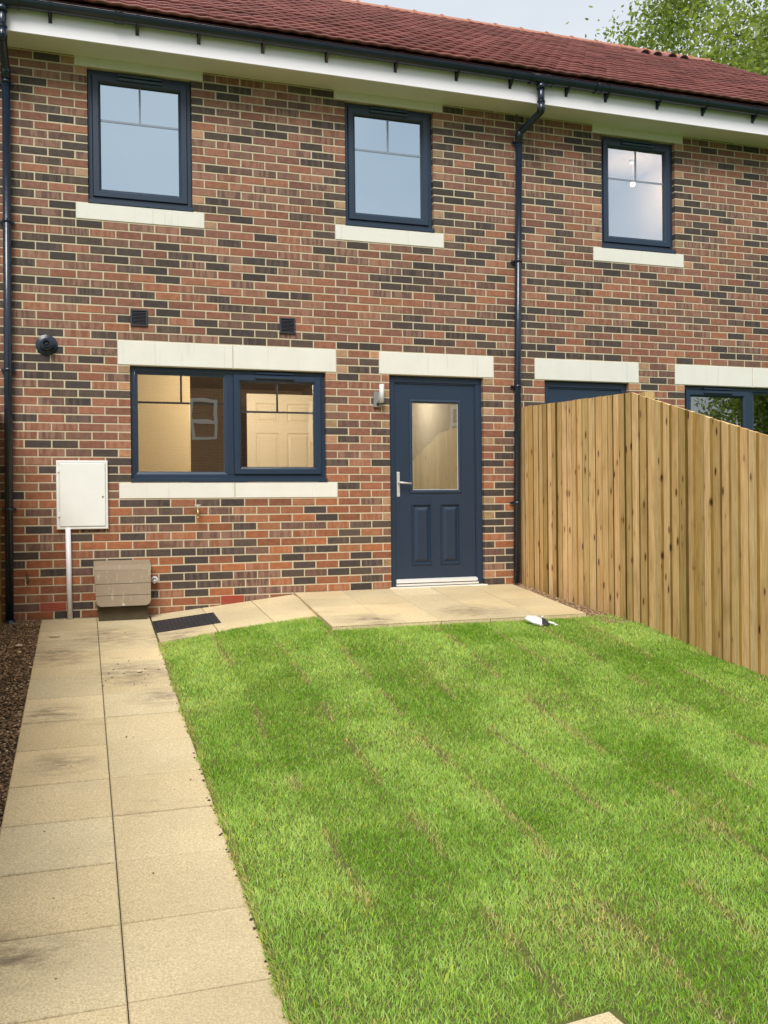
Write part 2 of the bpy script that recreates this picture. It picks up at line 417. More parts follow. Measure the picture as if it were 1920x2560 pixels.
for r in range(int(round((ZB-1.05)/W)), int(round((ZT-1.05)/W))):
    z0 = 1.05 + r*W; z1 = z0 + W; zc = (z0+z1)/2
    off = 0.5 if r % 2 else 0.0
    segs = [(XL, XR)]
    for (a, b, c, d) in blocked:
        if overlap(z0, z1, c, d) > W*0.5:
            ns = []
            for (p, q) in segs:
                if b <= p or a >= q: ns.append((p, q)); continue
                if a > p: ns.append((p, a))
                if b < q: ns.append((b, q))
            segs = ns
    for (p, q) in segs:
        js = [p]
        k = math.floor(p/U - off) + off
        drpier = abs(p - dr[1]) < 1e-6
        lst = []
        xx = (k+1)*U
        if drpier: xx = p + (0.5 if r % 2 else 1.0)*U
        while xx < q: lst.append(xx); xx += U
        if lst and lst[0]-p < 0.05: lst = lst[1:]
        if lst and q-lst[-1] < 0.05: lst = lst[:-1]
        js += lst + [q]
        for i, (a, b) in enumerate(zip(js[:-1], js[1:])):
            jl = 0.0 if (i == 0 and any(abs(a-o[1]) < 1e-5 for o in openings)) else 0.0060
            jr = 0.0 if (i == len(js)-2 and any(abs(b-o[0]) < 1e-5 for o in openings)) else 0.0060
            e = lambda: rb.uniform(-.0012, .0012)
            x0, x1 = a+jl+e()*(jl > 0), b-jr+e()*(jr > 0)
            if x1-x0 < 0.02: continue
            zz0, zz1 = z0+.0062+e(), z1-.0062+e()
            y0 = rb.uniform(-.0010, .0010)
            yb = jambdepth if (jl == 0 or jr == 0) else 0.012
            col = pick(zc, a, (b-a) < 0.15)
            ch = 0.0022
            bm.loops([(x0, x1, zz0, zz1, yb), (x0, x1, zz0, zz1, y0+ch), (x0+ch, x1-ch, zz0+ch, zz1-ch, y0)], cap=True, col=col)
wall = bm.build('wall', M['brick'], house)
# mortar sheet with holes
def holed(mbx, x0, x1, z0, z1, holes, y, mi=0):
    xs = sorted({x0, x1, *[h[0] for h in holes], *[h[1] for h in holes]}); zs = sorted({z0, z1, *[h[2] for h in holes], *[h[3] for h in holes]})
    xs = [x for x in xs if x0 <= x <= x1]; zs = [z for z in zs if z0 <= z <= z1]
    for a, b in zip(xs[:-1], xs[1:]):
        for c, d in zip(zs[:-1], zs[1:]):
            mx, mz = (a+b)/2, (c+d)/2
            if any(h[0] < mx < h[1] and h[2] < mz < h[3] for h in holes): continue
            mbx.quad((a, y, c), (b, y, c), (b, y, d), (a, y, d), mi)
holed(mb, XL, XR, ZB, ZT, openings, 0.0035)
for (a, b, c, d) in openings:      # mortar reveals, and the blockwork behind the frame
    mb.quad((a-.001, .0055, c), (a-.001, .12, c), (a-.001, .12, d), (a-.001, .0055, d)); mb.quad((b+.001, .12, c), (b+.001, .0055, c), (b+.001, .0055, d), (b+.001, .12, d))
    mb.quad((a, .0055, d+.001), (b, .0055, d+.001), (b, .12, d+.001), (a, .12, d+.001)); mb.quad((a, .12, c-.001), (b, .12, c-.001), (b, .0055, c-.001), (a, .0055, c-.001))
holed(mb, XL, XR, ZB, ZT, openings, 0.125)
# gable walls and back
mb.quad((XR, 0.0055, ZB), (XR, 8.0, ZB), (XR, 8.0, ZT), (XR, 0.0055, ZT)); mb.quad((XL, 8.0, ZB), (XL, 0.0055, ZB), (XL, 0.0055, ZT), (XL, 8.0, ZT))
mb.quad((XR, 8.0, ZB), (XL, 8.0, ZB), (XL, 8.0, ZT), (XR, 8.0, ZT))
mb.build('mortar', M['mortar'], house)
mj = MB(); mj.box(3.842, 3.856, -0.0015, .01, ZB, 4.98); mj.build('movement_joint', simple('brown_mastic', (0.10, 0.045, 0.03), 0.6), house)

for (a, b, c, d, nm, joint) in stones:
    s = MB()
    cuts = [a] + ([joint] if joint else []) + [b]
    for i, (p, q) in enumerate(zip(cuts[:-1], cuts[1:])):
        s.bbox(p+(.004 if i else 0), q-(.004 if i < len(cuts)-2 else 0), -0.003, 0.12, c, d, 0.003)
    s.build(nm, M['stone'], house)
for a in airb:
    s = MB(); s.box(a[0], a[1], 0.006, 0.02, a[2], a[3])
    n = 6
    s.box(a[0], a[0]+.006, -.003, .01, a[2], a[3]); s.box(a[1]-.006, a[1], -.003, .01, a[2], a[3])
    for i in range(n):
        z = a[2] + (a[3]-a[2])*i/(n-1)*0.92
        s.box(a[0]+.006, a[1]-.006, -.004, .006, z, z+.0065)
    s.build('air_brick', M['redvent'], house)

# ---- windows
def trickle(par, x0, x1, z, y):
    s = MB(); s.loops([(x0, x1, z, z+.020, y), (x0+.002, x1-.002, z+.002, z+.020, y-.018), (x0+.004, x1-.004, z+.010, z+.018, y-.024)], cap=True)
    s.build('trickle_vent', M['vent'], par)
def gbars(par, x0, x1, z0, z1, y, frac=0.345):
    s = MB(); zc = z1-(z1-z0)*frac; xc = (x0+x1)/2
    s.box(x0, x1, y-.004, y+.004, zc-.009, zc+.009); s.box(xc-.009, xc+.009, y-.0035, y+.0035, zc+.0095, z1)
    s.build('glazing_bar', M['bar'] if z0 < 3 else M['bar_hi'], par)
def pane(par, x0, x1, z0, z1, y, mat):
    s = MB(); s.quad((x0, y, z0), (x1, y, z0), (x1, y, z1), (x0, y, z1)); s.build('glass', mat, par)
def casement(par, x0, x1, z0, z1, gm, vents=True, vx=None):
    s = MB(); s.ring(x0, x1, z0, z1, [(0, .085), (0, .034), (.004, .030), (.050, .030), (.066, .046), (.068, .075)]); s.build('sash', M['frame'], par)
    g = MB(); g.ring(x0, x1, z0, z1, [(.0672, .048), (.0715, .050), (.0715, .07)]); g.build('gasket', M['rubber'], par)
    pane(par, x0+.067, x1-.067, z0+.067, z1-.067, .062, gm); gbars(par, x0+.067, x1-.067, z0+.067, z1-.067, .073 if z0 < 3 else .0605)
def window(o, kind):
    x0, x1, z0, z1 = o; gm = M['glass'] if z0 > 3 else M['glass_lo']
    x0 += .003; x1 -= .003; z1 -= .004
    f = MB(); zb = z0+.034
    f.ring(x0, x1, zb, z1, [(0, .12), (0, .050), (.003, .047), (.036, .047), (.040, .052), (.040, .075)])
    if kind != 'single':
        xm = (x0+x1)/2 - 0.005
        f.bbox(xm-.032, xm+.032, .0475, .10, zb+.039, z1-.039, .003)
    w = f.build('window', M['frame'], house)
    c = MB(); c.box(x0-.001, x1+.001, -.004, .10, z0+.012, z0+.0335); c.box(x0-.001, x1+.001, -.006, .004, z0+.002, z0+.0125)
    c.poly([(x0-.001, -.004, z0+.0335), (x1+.001, -.004, z0+.0335), (x1+.001, .045, z0+.040), (x0-.001, .045, z0+.040)])
    c.box(x0-.0045, x0-.001, -.010, .03, z0+.001, z0+.036); c.box(x1+.001, x1+.0045, -.010, .03, z0+.001, z0+.036)
    c.build('plastic_cill', M['frame'], w)
    if kind == 'single':
        casement(w, x0+.040, x1-.040, zb+.040, z1-.040, gm)
        xa = (x0+x1)/2; trickle(w, xa-.195, xa+.195, z1-.034, .047); trickle(w, xa-.195, xa+.195, z1-.075, .030)
    else:
        left = (x0+.040, xm-.032); right = (xm+.032, x1-.040)
        cs, fx = (right, left) if kind == 'right' else (left, right)
        casement(w, cs[0], cs[1], zb+.040, z1-.040, gm)
        xa = (cs[0]+cs[1])/2 - (.03 if kind == 'right' else -.0); trickle(w, xa-.185, xa+.185, z1-.036, .047); trickle(w, xa-.185, xa+.185, z1-.078, .030)
        s = MB(); s.ring(fx[0], fx[1], zb+.040, z1-.040, [(0, .050), (.022, .062), (.026, .062), (.026, .08)]); s.build('bead', M['frame'], w)
        pane(w, fx[0]+.024, fx[1]-.024, zb+.064, z1-.064, .068, gm)
        gbars(w, fx[0]+.024, fx[1]-.024, zb+.064, z1-.064, .078, 0.285)
    # dark silicone shadow gap
    return w
for o in (w1, w2, w3): window(o, 'single')
window(wl, 'right'); window(nw, 'left')

# ---- doors
def rear_door(o, handle=True):
    x0, x1, z0, z1 = o; z1 -= .004; x0 += .003; x1 -= .003
    f = MB(); fw = .058
    # outer frame (three sided)
    for (a, b, c, d) in ((x0, x0+fw, z0, z1-fw), (x1-fw, x1, z0, z1-fw)):
        f.bbox(a, b, .046, .12, c, d, .003)
    f.bbox(x0, x1, .046, .12, z1-fw, z1, .003)
    f.box(x0+fw, x0+fw+.012, .056, .11, z0+.05, z1-fw); f.box(x1-fw-.012, x1-fw, .056, .11, z0+.05, z1-fw); f.box(x0+fw+.012, x1-fw-.012, .056, .11, z1-fw-.012, z1-fw)
    d = f.build('door', M['frame'], house)
    lx0, lx1, lz0, lz1 = x0+fw+.014, x1-fw-.014, z0+.075, z1-fw-.014
    lw = lx1-lx0; xc = (lx0+lx1)/2
    g = (xc-.262, xc+.262, 1.105, 2.005)          # glazed opening
    pl = (xc-.262, xc-.045, .372, .985); pr = (xc+.045, xc+.262, .372, .985)
    lf = MB(); holed(lf, lx0, lx1, lz0, lz1, [g, pl, pr], .066)
    lf.box(lx0, lx1, .0665, .108, lz0, lz1, skip='fb')
    for q in (pl, pr):
        lf.ring(*q, [(0, .066), (.005, .056), (.014, .057), (.022, .076), (.030, .077), (.062, .060)], cap=True)
    lf.build('leaf', M['door'], d)
    c = MB(); c.ring(*g, [(-.018, .066), (-.014, .058), (0, .054), (.010, .058), (.018, .066), (.019, .085)]); c.build('glazing_surround', M['frame'], d)
    c = MB(); c.ring(*g, [(.0185, .068), (.0205, .070), (.0205, .085)]); c.build('gasket', M['white'], d)
    pane(d, g[0]+.018, g[1]-.018, g[2]+.018, g[3]-.018, .074, M['glass_lo'])
    t = MB(); t.box(x0+fw+.001, x1-fw-.001, .020, .11, z0+.006, z0+.024); t.box(x0+fw+.006, x1-fw-.006, .034, .066, z0+.034, z0+.058)
    t.poly([(x0+fw+.006, .034, z0+.058), (x1-fw-.006, .034, z0+.058), (x1-fw-.006, .066, z0+.072), (x0+fw+.006, .066, z0+.072)])
    t.build('threshold', M['alu'], d)
    cs = MB(); cs.bbox(x0-.02, x1+.02, -.03, .12, z0-.10, z0-.002, .004); cs.build('doorstep', M['stone'], d)
    if handle:
        hx = lx0+.028; h = MB()
        h.loops([(hx-.015, hx+.015, 1.055, 1.300, .066), (hx-.015, hx+.015, 1.055, 1.300, .058), (hx-.011, hx+.011, 1.060, 1.295, .055)], cap=True)
        h.tube([(hx, .056, 1.195), (hx, .018, 1.195)], .009, 12); h.tube([(hx, .018, 1.195), (hx+.03, .014, 1.192), (hx+.125, .016, 1.184)], [.009, .0095, .008], 12)
        h.tube([(hx, .056, 1.115), (hx, .050, 1.115)], .007, 12)
        h.build('handle', M['steel'], d)
rear_door(dr); rear_door(nd)

# ---- eaves
s = MB(); s.box(XL, XR+.05, -.30, .004, 4.960, 4.975); s.build('soffit', M['soffit'], house)
s = MB(); xs = [XL, -0.95-2.2, 3.905, XR+.05]
for a, b in zip(xs[:-1], xs[1:]): s.bbox(a+.0015, b-.0015, -.318, -.300, 4.945, 5.165, .003)
s.box(3.86, 3.95, -.3195, -.3175, 4.944, 5.165)
for k in range(30):
    for dz in (4.985, 5.085):
        x = -5.5+k*.5; s.tube([(x, -.3215, dz), (x, -.318, dz)], .0035, 6)
s.build('fascia', M['white'], house)
# gutter: half round, open on top
gy, gz, gr = -.376, 5.172, .058
def half_round(s, x0, x1, r, lip=True, mi=0):
    seg = 16; th = .003
    pts = [(gy-r*math.cos(math.pi*i/seg), gz-r*math.sin(math.pi*i/seg)) for i in range(seg+1)]
    inn = [(gy-(r-th)*math.cos(math.pi*i/seg), gz-(r-th)*math.sin(math.pi*i/seg)) for i in range(seg+1)]
    for P, fl in ((pts, 0), (inn, 1)):
        for (a, b) in zip(P[:-1], P[1:]):
            q = [(x0, *a), (x1, *a), (x1, *b), (x0, *b)]
            s.poly(q[::-1] if fl else q, mi, smooth=False)
    for x in (x0, x1):
        for i in range(seg): s.poly([(x, *pts[i]), (x, *pts[i+1]), (x, *inn[i+1]), (x, *inn[i])], mi)
    if lip: s.tube([(x0, gy-r, gz), (x1, gy-r, gz)], .0055, 8, mi)
g = MB(); half_round(g, XL, XR+.05, gr); gutter = g.build('gutter', M['blackpl'], house)
for x in (-1.005, 3.93):      # running outlets
    s = MB(); half_round(s, x-.12, x+.13, gr+.006); s.tube([(x, gy, gz-gr+.005), (x, gy, gz-gr-.05)], .042, 18)
    for q in (-.115, .06, .125): half_round(s, x+q-.008, x+q+.008, gr+.010)
    s.build('outlet', M['blackpl'], gutter)
bx = [-5.4,-4.6,-3.8,-3.0,-2.2,-1.5,-0.634, .075, .60, 1.17, 1.76, 2.43, 3.05, 3.62, 4.24, 4.69, 5.30, 5.86, 6.50, 7.1, 7.7, 8.3, 8.9, 9.4]
for x in bx:
    s = MB(); half_round(s, x-.009, x+.009, gr+.005)
    s.hexa([(x-.009, -.319, 5.055), (x+.009, -.319, 5.055), (x+.009, -.318, 5.055), (x-.009, -.318, 5.055), (x-.009, -.405, 5.118), (x+.009, -.405, 5.118), (x+.009, -.318, 5.118), (x-.009, -.318, 5.118)])
    s.bbox(x-.015, x+.015, -.325, -.318, 5.052, 5.150, .003)
    s.build('gutter_bracket', M['blackpl'], gutter)
for x in (-.08, 4.57):
    s = MB(); half_round(s, x-.03, x+.03, gr+.006); half_round(s, x-.036, x-.024, gr+.010); half_round(s, x+.024, x+.036, gr+.010)
    s.build('gutter_union', M['blackpl'], gutter)
# downpipes
def downpipe(xt, xb, zend, brackets, xw0, shoe):
    yw = -.058; r = .034; s = MB()
    s.tube([(xt, gy, gz-gr-.01), (xt, gy, 4.885)], r, 20)
    s.tube([(xt, gy, 4.93), (xt, gy, 4.865), (xt, gy+.018, 4.842)], r+.004, 20)
    s.tube([(xt, gy, 4.875), (xt, gy+.02, 4.845), (xw0, yw-.02, 4.735), (xw0, yw, 4.70)], r, 20)
    s.tube([(xw0, yw-.035, 4.75), (xw0, yw-.003, 4.71), (xw0, yw, 4.655)], r+.005, 20)
    s.tube([(xw0, yw, 4.72), (xb, yw, zend)], r, 20)
    for z in (4.945, 4.875): s.tube([(xt, gy, z), (xt, gy, z-.008)], r+.0065, 20)
    if shoe: s.tube([(xb, yw, zend+.04), (xb, yw, zend-.12)], r+.014, 20)
    dp = s.build('downpipe', M['blackpl'], house)
    for z in brackets:
        x = xw0 + (xb-xw0)*(4.7-z)/(4.7-zend)
        b = MB(); b.tube([(x, yw, z-.015), (x, yw, z+.015)], r+.004, 20)
        b.box(x-.058, x+.058, -.026, -.018, z-.012, z+.012); b.box(x-.02, x+.02, -.03, .0, z-.012, z+.012)
        for q in (-.052, .052): b.tube([(x+q, -.032, z), (x+q, .0, z)], .007, 8)
        b.build('pipe_clip', M['blackpl'], dp)
downpipe(-1.005, -1.030, -.02, (4.63, 3.44, 2.165, .968), -1.003, True)
downpipe(3.93, 3.772, .17, (4.655, 3.443, 2.168, .984), 3.842, False)

# ---- roof
pt = rad(32.3); tn = math.tan(pt); ry, rz = 4.75, 0; y0r, z0r = -.405, 5.212
def roof_pt(x, sdist, lift): # sdist measured up the slope
    return (x, y0r + sdist*math.cos(pt) - lift*math.sin(pt), z0r + sdist*math.sin(pt) + lift*math.cos(pt))
L = (ry - y0r)/math.cos(pt); ncourse = 21; gauge = L/ncourse
tw = 0.30; nseg = 10
V = []; F = []; C = []
xs_count = int((XR+.12-XL)/tw)+2
rr = random.Random(5)
prof = lambda u: .016*abs(math.sin(math.pi*2*u))**1.4 if u < .5 else .016*abs(math.sin(math.pi*2*u))**1.4
for r in range(ncourse):
    shift = (r % 2)*tw/2
    for t in range(-1, xs_count):
        xa = XL + t*tw + shift; xb = xa+tw
        if xb <= XL or xa >= XR+.10: continue
        k = 0.72+rr.random()*.5; lift0 = rr.uniform(0, .008)
        pc = []
        for i in range(nseg+1):
            x = xa + tw*i/nseg; x = min(max(x, XL), XR+.10)
            h = .008*(0.5-0.5*math.cos(4*math.pi*i/nseg))
            pc.append((x, h))
        b = len(V)
        for (x, h) in pc:
            V.append(roof_pt(x, r*gauge+.030, .006+lift0+h)); V.append(roof_pt(x, r*gauge, .020+h+lift0)); V.append(roof_pt(x, r*gauge-.003, .042+h+lift0)); V.append(roof_pt(x, (r+1)*gauge+.04, .006+h*.9))
            C += [(k, k, k)]*4
        for i in range(nseg):
            o = b+i*4; F.append((o, o+4, o+5, o+1)); F.append((o+1, o+5, o+6, o+2)); F.append((o+2, o+6, o+7, o+3))
# back slope, plain
b = len(V); V += [(XL, ry, z0r+L*math.sin(pt)), (XR+.1, ry, z0r+L*math.sin(pt)), (XR+.1, 2*ry-y0r, z0r), (XL, 2*ry-y0r, z0r), (XL, y0r, z0r-.01), (XR+.1, y0r, z0r-.01), (XR+.1, ry, z0r+L*math.sin(pt)-.02), (XL, ry, z0r+L*math.sin(pt)-.02)]
C += [(.9, .9, .9)]*8; F += [(b, b+1, b+2, b+3), (b+4, b+5, b+6, b+7)]
roof = np_mesh('roof', np.array(V), np.array(F), None, np.array(C), M['tile'], house)
zr = z0r+L*math.sin(pt)
x = XL; k = 0
rg = MB()
while x < XR+.05:
    x1 = min(x+.45, XR+.1)
    for (a, b_, r_) in ((x, x1, .105), (x1-.035, x1, .120)):
        n = 10
        P = [(ry - r_*math.cos(math.pi*i/n), zr-.045 + r_*math.sin(math.pi*i/n)*.95) for i in range(n+1)]
        for p, q in zip(P[:-1], P[1:]): rg.poly([(a, *p), (a, *q), (b_, *q), (b_, *p)], smooth=True)
        for xx in (a, b_): rg.poly([(xx, *p) for p in P])
    x = x1
rg.build('ridge_tiles', M['ridge'], roof)
# tile vents near the gable
for (vx, vd) in ((8.02, L-.98), (8.24, L-.98), (8.62, L-.80), (8.84, L-.80)):
    s = MB(); n = 8
    for i in range(n):
        a, c = math.pi*i/n, math.pi*(i+1)/n
        p = [roof_pt(vx-.09*math.cos(t_), vd, .03+.075*math.sin(t_)) for t_ in (a, c)]; q = [roof_pt(vx-.09*math.cos(t_), vd+.30, .028+.012*math.sin(t_)) for t_ in (a, c)]
        s.poly([p[0], p[1], q[1], q[0]], 0, (1.05, 1.05, 1.05, 1)); m_ = [roof_pt(vx-.07*math.cos(t_), vd+.01, .03+.058*math.sin(t_)) for t_ in (a, c)]
        s.poly([p[0], p[1], m_[1], m_[0]], 0, (1.05, 1.05, 1.05, 1)); s.poly([m_[0], m_[1], roof_pt(vx, vd+.01, .03)], 1)
    s.build('tile_vent', [M['tile'], M['dark']], roof)
# gable triangle
s = MB(); s.poly([(XR, 0.0055, ZT-.06), (XR, 2*ry, ZT-.06), (XR, ry, zr-.03)]); s.build('gable_wall', M['mortar'], house)
s = MB(); s.poly([(XL, 0.0055, ZT-.06), (XL, ry, zr-.03), (XL, 2*ry, ZT-.06)]); s.build('gable_wall', M['mortar'], house)

# ---- rooms behind the glass
def room(name, x0, x1, y1, z0, z1, mat, extra=None):
    s = MB(); y0 = .13
    s.quad((x0, y1, z0), (x1, y1, z0), (x1, y1, z1), (x0, y1, z1)); s.quad((x0, y0, z0), (x0, y1, z0), (x0, y1, z1), (x0, y0, z1))
    s.quad((x1, y1, z0), (x1, y0, z0), (x1, y0, z1), (x1, y1, z1)); s.quad((x0, y1, z0), (x0, y0, z0), (x1, y0, z0), (x1, y1, z0))
    s.quad((x0, y0, z1), (x0, y1, z1), (x1, y1, z1), (x1, y0, z1))
    s.build(name, mat, house)
room('bedroom_walls', -1.4, 1.60, 3.2, 2.80, 5.14, M['wall_pale'])
room('bedroom_walls', 1.66, 3.22, 3.2, 2.80, 5.14, M['wall_pale'])
room('bedroom_walls', 4.3, 6.42, 2.6, 2.80, 5.14, M['wall_rose'])
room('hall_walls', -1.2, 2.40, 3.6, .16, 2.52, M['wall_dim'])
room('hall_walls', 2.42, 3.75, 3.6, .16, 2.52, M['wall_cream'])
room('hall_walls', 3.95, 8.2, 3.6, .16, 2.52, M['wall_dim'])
s = MB(); s.box(-1.19, .70, 1.60, 1.70, .17, 2.51); s.build('kitchen_wall', M['wall_warm'], house)
s = MB(); s.box(2.84, 2.90, .9, 3.2, .17, 2.51); s.build('stair_wall', M['wall_cream'], house)
dx0, dx1, dz0, dz1, dy = 1.435, 2.30, .20, 2.31, 2.3
s = MB(); W_ = dx1-dx0; cols = [(dx0+.105, dx0+W_/2-.05), (dx0+W_/2+.05, dx1-.105)]; rows = [(.40, .98), (1.10, 1.85), (1.97, 2.20)]
hs = [(a, b, c, d) for a, b in cols for c, d in rows]
holed(s, dx0, dx1, dz0, dz1, hs, dy); s.box(dx0, dx1, dy+.0005, dy+.04, dz0, dz1, skip='f')
for h in hs: s.ring(*h, [(0, dy), (.012, dy+.012), (.022, dy+.012), (.045, dy+.002)], cap=True)
s.build('interior_door', M['idoor'], house)

# ================================================================ THINGS ON THE WALL
e = empty('wall_light', (2.31, 0, 1.92), 'slim steel wall light with sensor beside the glazed navy door', 'wall light')
s = MB(); s.bbox(2.277, 2.345, -.030, 0, 1.925, 2.075, .004); s.tube([(2.315, -.032, 1.955), (2.315, -.040, 1.955)], .014, 14, 1); s.build('sensor_box', [M['boxgrey'], M['dark']], e)
s = MB(); s.tube([(2.345, -.062, 1.965), (2.345, -.062, 2.145)], .024, 20); s.box(2.325, 2.36, -.05, -.028, 1.99, 2.06); s.build('lamp_cylinder', M['whitegrey'], e)

e = empty('flue_terminal', (-.705, 0, 2.40), 'round black boiler flue terminal sticking out of the brickwork', 'flue')
s = MB()
def disc(s, x, z, prof, seg=28, mi=0):
    for (r0, y0), (r1, y1) in zip(prof[:-1], prof[1:]):
        for i in range(seg):
            a, b = 2*math.pi*i/seg, 2*math.pi*(i+1)/seg
            s.poly([(x+r0*math.cos(a), y0, z+r0*math.sin(a)), (x+r0*math.cos(b), y0, z+r0*math.sin(b)), (x+r1*math.cos(b), y1, z+r1*math.sin(b)), (x+r1*math.cos(a), y1, z+r1*math.sin(a))], mi, smooth=True)
disc(s, -.705, 2.40, [(.092, 0), (.090, -.010), (.060, -.018), (.054, -.02)]); s.build('wall_seal', M['blackpl'], e)
s = MB(); disc(s, -.705, 2.40, [(.053, -.01), (.053, -.060), (.050, -.064), (.036, -.064), (.036, -.095), (.033, -.098), (.027, -.098), (.027, -.03), (0.001, -.03)])
for k in range(8):
    a = k*math.pi/4; s.tube([(-.705, -.09, 2.40), (-.705+.03*math.cos(a), -.09, 2.40+.03*math.sin(a))], .0018, 6)
s.tube([(-.705, -.088, 2.40), (-.705, -.094, 2.40)], .008, 12)
s.build('nozzle', M['blackpl'], e)
for i, (a, b, c, d) in enumerate(vents_):
    e = empty('vent_grille', ((a+b)/2, 0, c), ('square charcoal louvred vent above the left part of the long lintel', 'square charcoal louvred vent above the right end of the long lintel')[i], 'vent', 'louvred wall vents')
    s = MB(); s.ring(a, b, c, d, [(0, 0), (0, -.014), (.003, -.017), (.014, -.017), (.016, -.012), (.016, 0)]); s.quad((a+.01, -.002, c+.01), (b-.01, -.002, c+.01), (b-.01, -.002, d-.01), (a+.01, -.002, d-.01)); s.build('surround', M['vent_brown'], e)
    s = MB(); n = 9
    for k in range(n):
        z = c+.018+(d-c-.036)*k/n
        s.hexa([(a+.016, -.016, z), (b-.016, -.016, z), (b-.016, -.013, z), (a+.016, -.013, z), (a+.016, -.006, z+.011), (b-.016, -.006, z+.011), (b-.016, -.003, z+.011), (a+.016, -.003, z+.011)])
    s.build('louvre', M['vent_brown'], e)

e = empty('meter_box', (-.42, 0, .787), 'white electricity meter box on the brick wall with a white pipe below', 'meter box')
s = MB(); s.loops([(-.640, -.208, .787, 1.393, 0), (-.640, -.208, .787, 1.393, -.028), (-.634, -.214, .793, 1.387, -.034), (-.618, -.226, .809, 1.373, -.034), (-.618, -.226, .809, 1.373, -.026)], cap=True)
s.build('box', M['box_white'], e)
s = MB(); s.loops([(-.615, -.229, .812, 1.370, -.026), (-.615, -.229, .812, 1.370, -.036), (-.609, -.235, .818, 1.364, -.041)], cap=True); s.tube([(-.253, -.041, 1.075), (-.253, -.045, 1.075)], .010, 14, 1); s.tube([(-.253, -.044, 1.075), (-.253, -.0465, 1.075)], .0045, 8, 2)
s.build('door', [M['box_white'], M['steel'], M['dark']], e)
for z in (.90, 1.29):
    s = MB(); s.box(-.629, -.612, -.044, -.033, z, z+.035); s.build('hinge', M['white'], e)
s = MB(); s.tube([(-.548, -.026, .80), (-.540, -.024, -.02)], .0225, 16); s.tube([(-.541, -.0465, .04), (-.541, -.044, .04)], .004, 6, 1); s.build('conduit_pipe', [M['white'], M['dark']], e)

e = empty('gas_meter_box', (-.09, -.12, 0), 'low brown gas meter box with sloping lid at the foot of the wall', 'meter box')
s = MB()
s.hexa([(-.300, -.17, -.05), (.105, -.17, -.05), (.105, 0, -.05), (-.300, 0, -.05), (-.305, -.17, .12), (.115, -.17, .12), (.115, 0, .12), (-.305, 0, .12)])
s.hexa([(-.318, -.205, .100), (.124, -.205, .100), (.124, 0, .100), (-.318, 0, .100), (-.325, -.12, .40), (.138, -.12, .40), (.138, 0, .40), (-.325, 0, .40)])
s.build('base', M['gas_dark'], e)
s = MB()   # lid: sloping front with rounded lower corners, three boards separated by grooves
yz = lambda z: -.242 + (z-.095)*(.075/.335)
def lid_strip(z0, z1, rnd=False):
    xl, xr = -.327, .140
    xl += (.43-z0)*.04*0; 
    a = (-.335+.045*(.43-z0)); b = (.143-.02*(.43-z0)); c = (-.335+.045*(.43-z1)); d = (.143-.02*(.43-z1))
    if rnd:
        r = .045; pts = []
        for k in range(7):
            t = math.pi+math.pi/2*k/6; pts.append((a+r+r*math.cos(t), z0+r+r*math.sin(t)))
        for k in range(7):
            t = 1.5*math.pi+math.pi/2*k/6; pts.append((b-r+r*math.cos(t), z0+r+r*math.sin(t)))
        pts += [(d, z1), (c, z1)]
    else: pts = [(a, z0), (b, z0), (d, z1), (c, z1)]
    s.poly([(x, yz(z), z) for x, z in pts]); 
    for (p, q) in zip(pts, pts[1:]+pts[:1]): s.poly([(p[0], yz(p[1]), p[1]), (p[0], yz(p[1])+.03, p[1]), (q[0], yz(q[1])+.03, q[1]), (q[0], yz(q[1]), q[1])])
lid_strip(.118, .208, True); lid_strip(.212, .308); lid_strip(.312, .428)
s.build('lid', M['gas'], e)
s = MB(); s.hexa([(-.338, -.168, .430), (.146, -.168, .428), (.146, 0, .435), (-.338, 0, .435), (-.338, -.150, .470), (.146, -.150, .470), (.146, 0, .505), (-.338, 0, .505)])
s.build('hood', M['gas'], e)
s = MB(); s.tube([(-.095, yz(.13)-.004, .13), (-.095, yz(.13)+.004, .13)], .010, 14); s.build('lock', M['steel'], e)

e = empty('garden_tap', (.572, 0, .86), 'small brass outdoor tap below the kitchen window', 'tap')
s = MB(); s.tube([(.572, 0, .955), (.572, -.055, .955), (.572, -.075, .945), (.572, -.085, .915), (.572, -.085, .868)], [.011, .011, .013, .012, .010], 12)
s.tube([(.572, -.085, .885), (.572, -.085, .868)], .014, 8); s.tube([(.572, 0, .955), (.572, -.006, .955)], .022, 14); s.build('body', M['brass'], e)
s = MB(); s.tube([(.572, -.060, .955), (.572, -.066, .990)], .008, 10); s.box(.548, .596, -.074, -.064, .984, .996); s.build('handle', M['steel'], e)
e = empty('overflow_pipe', (.187, 0, .32), 'short white overflow pipe stub beside the brown gas box', 'pipe')
s = MB(); disc(s, .187, .322, [(.030, 0), (.030, -.004), (.017, -.010)]); s.build('collar', M['white'], e)
s = MB(); s.tube([(.187, 0, .322), (.184, -.06, .318), (.180, -.085, .304)], .014, 14); s.build('elbow', M['steel'], e)
s = MB(); s.tube([(-.884, 0, .40), (-.884, -.035, .398), (-.884, -.045, .385), (-.885, -.046, .325)], .009, 10)
tag(s.build('discharge_pipe', simple('old_copper', (.13, .08, .05), .5, metal=.6)), 'small dull copper pipe bent down from the wall beside the left downpipe', 'pipe')
e = empty('pendant_lamp', (6.0, 1.2, 4.82), 'lit bare bulb hanging inside the right upper window', 'lamp')
s = MB(); s.tube([(6.0, 1.2, 5.14), (6.0, 1.2, 5.11)], .045, 16); s.tube([(6.0, 1.2, 5.11), (6.0, 1.2, 4.92)], .003, 6); s.tube([(6.0, 1.2, 4.935), (6.0, 1.2, 4.885)], .018, 10); s.build('cord', M['white'], e)
s = MB(); R_ = .032
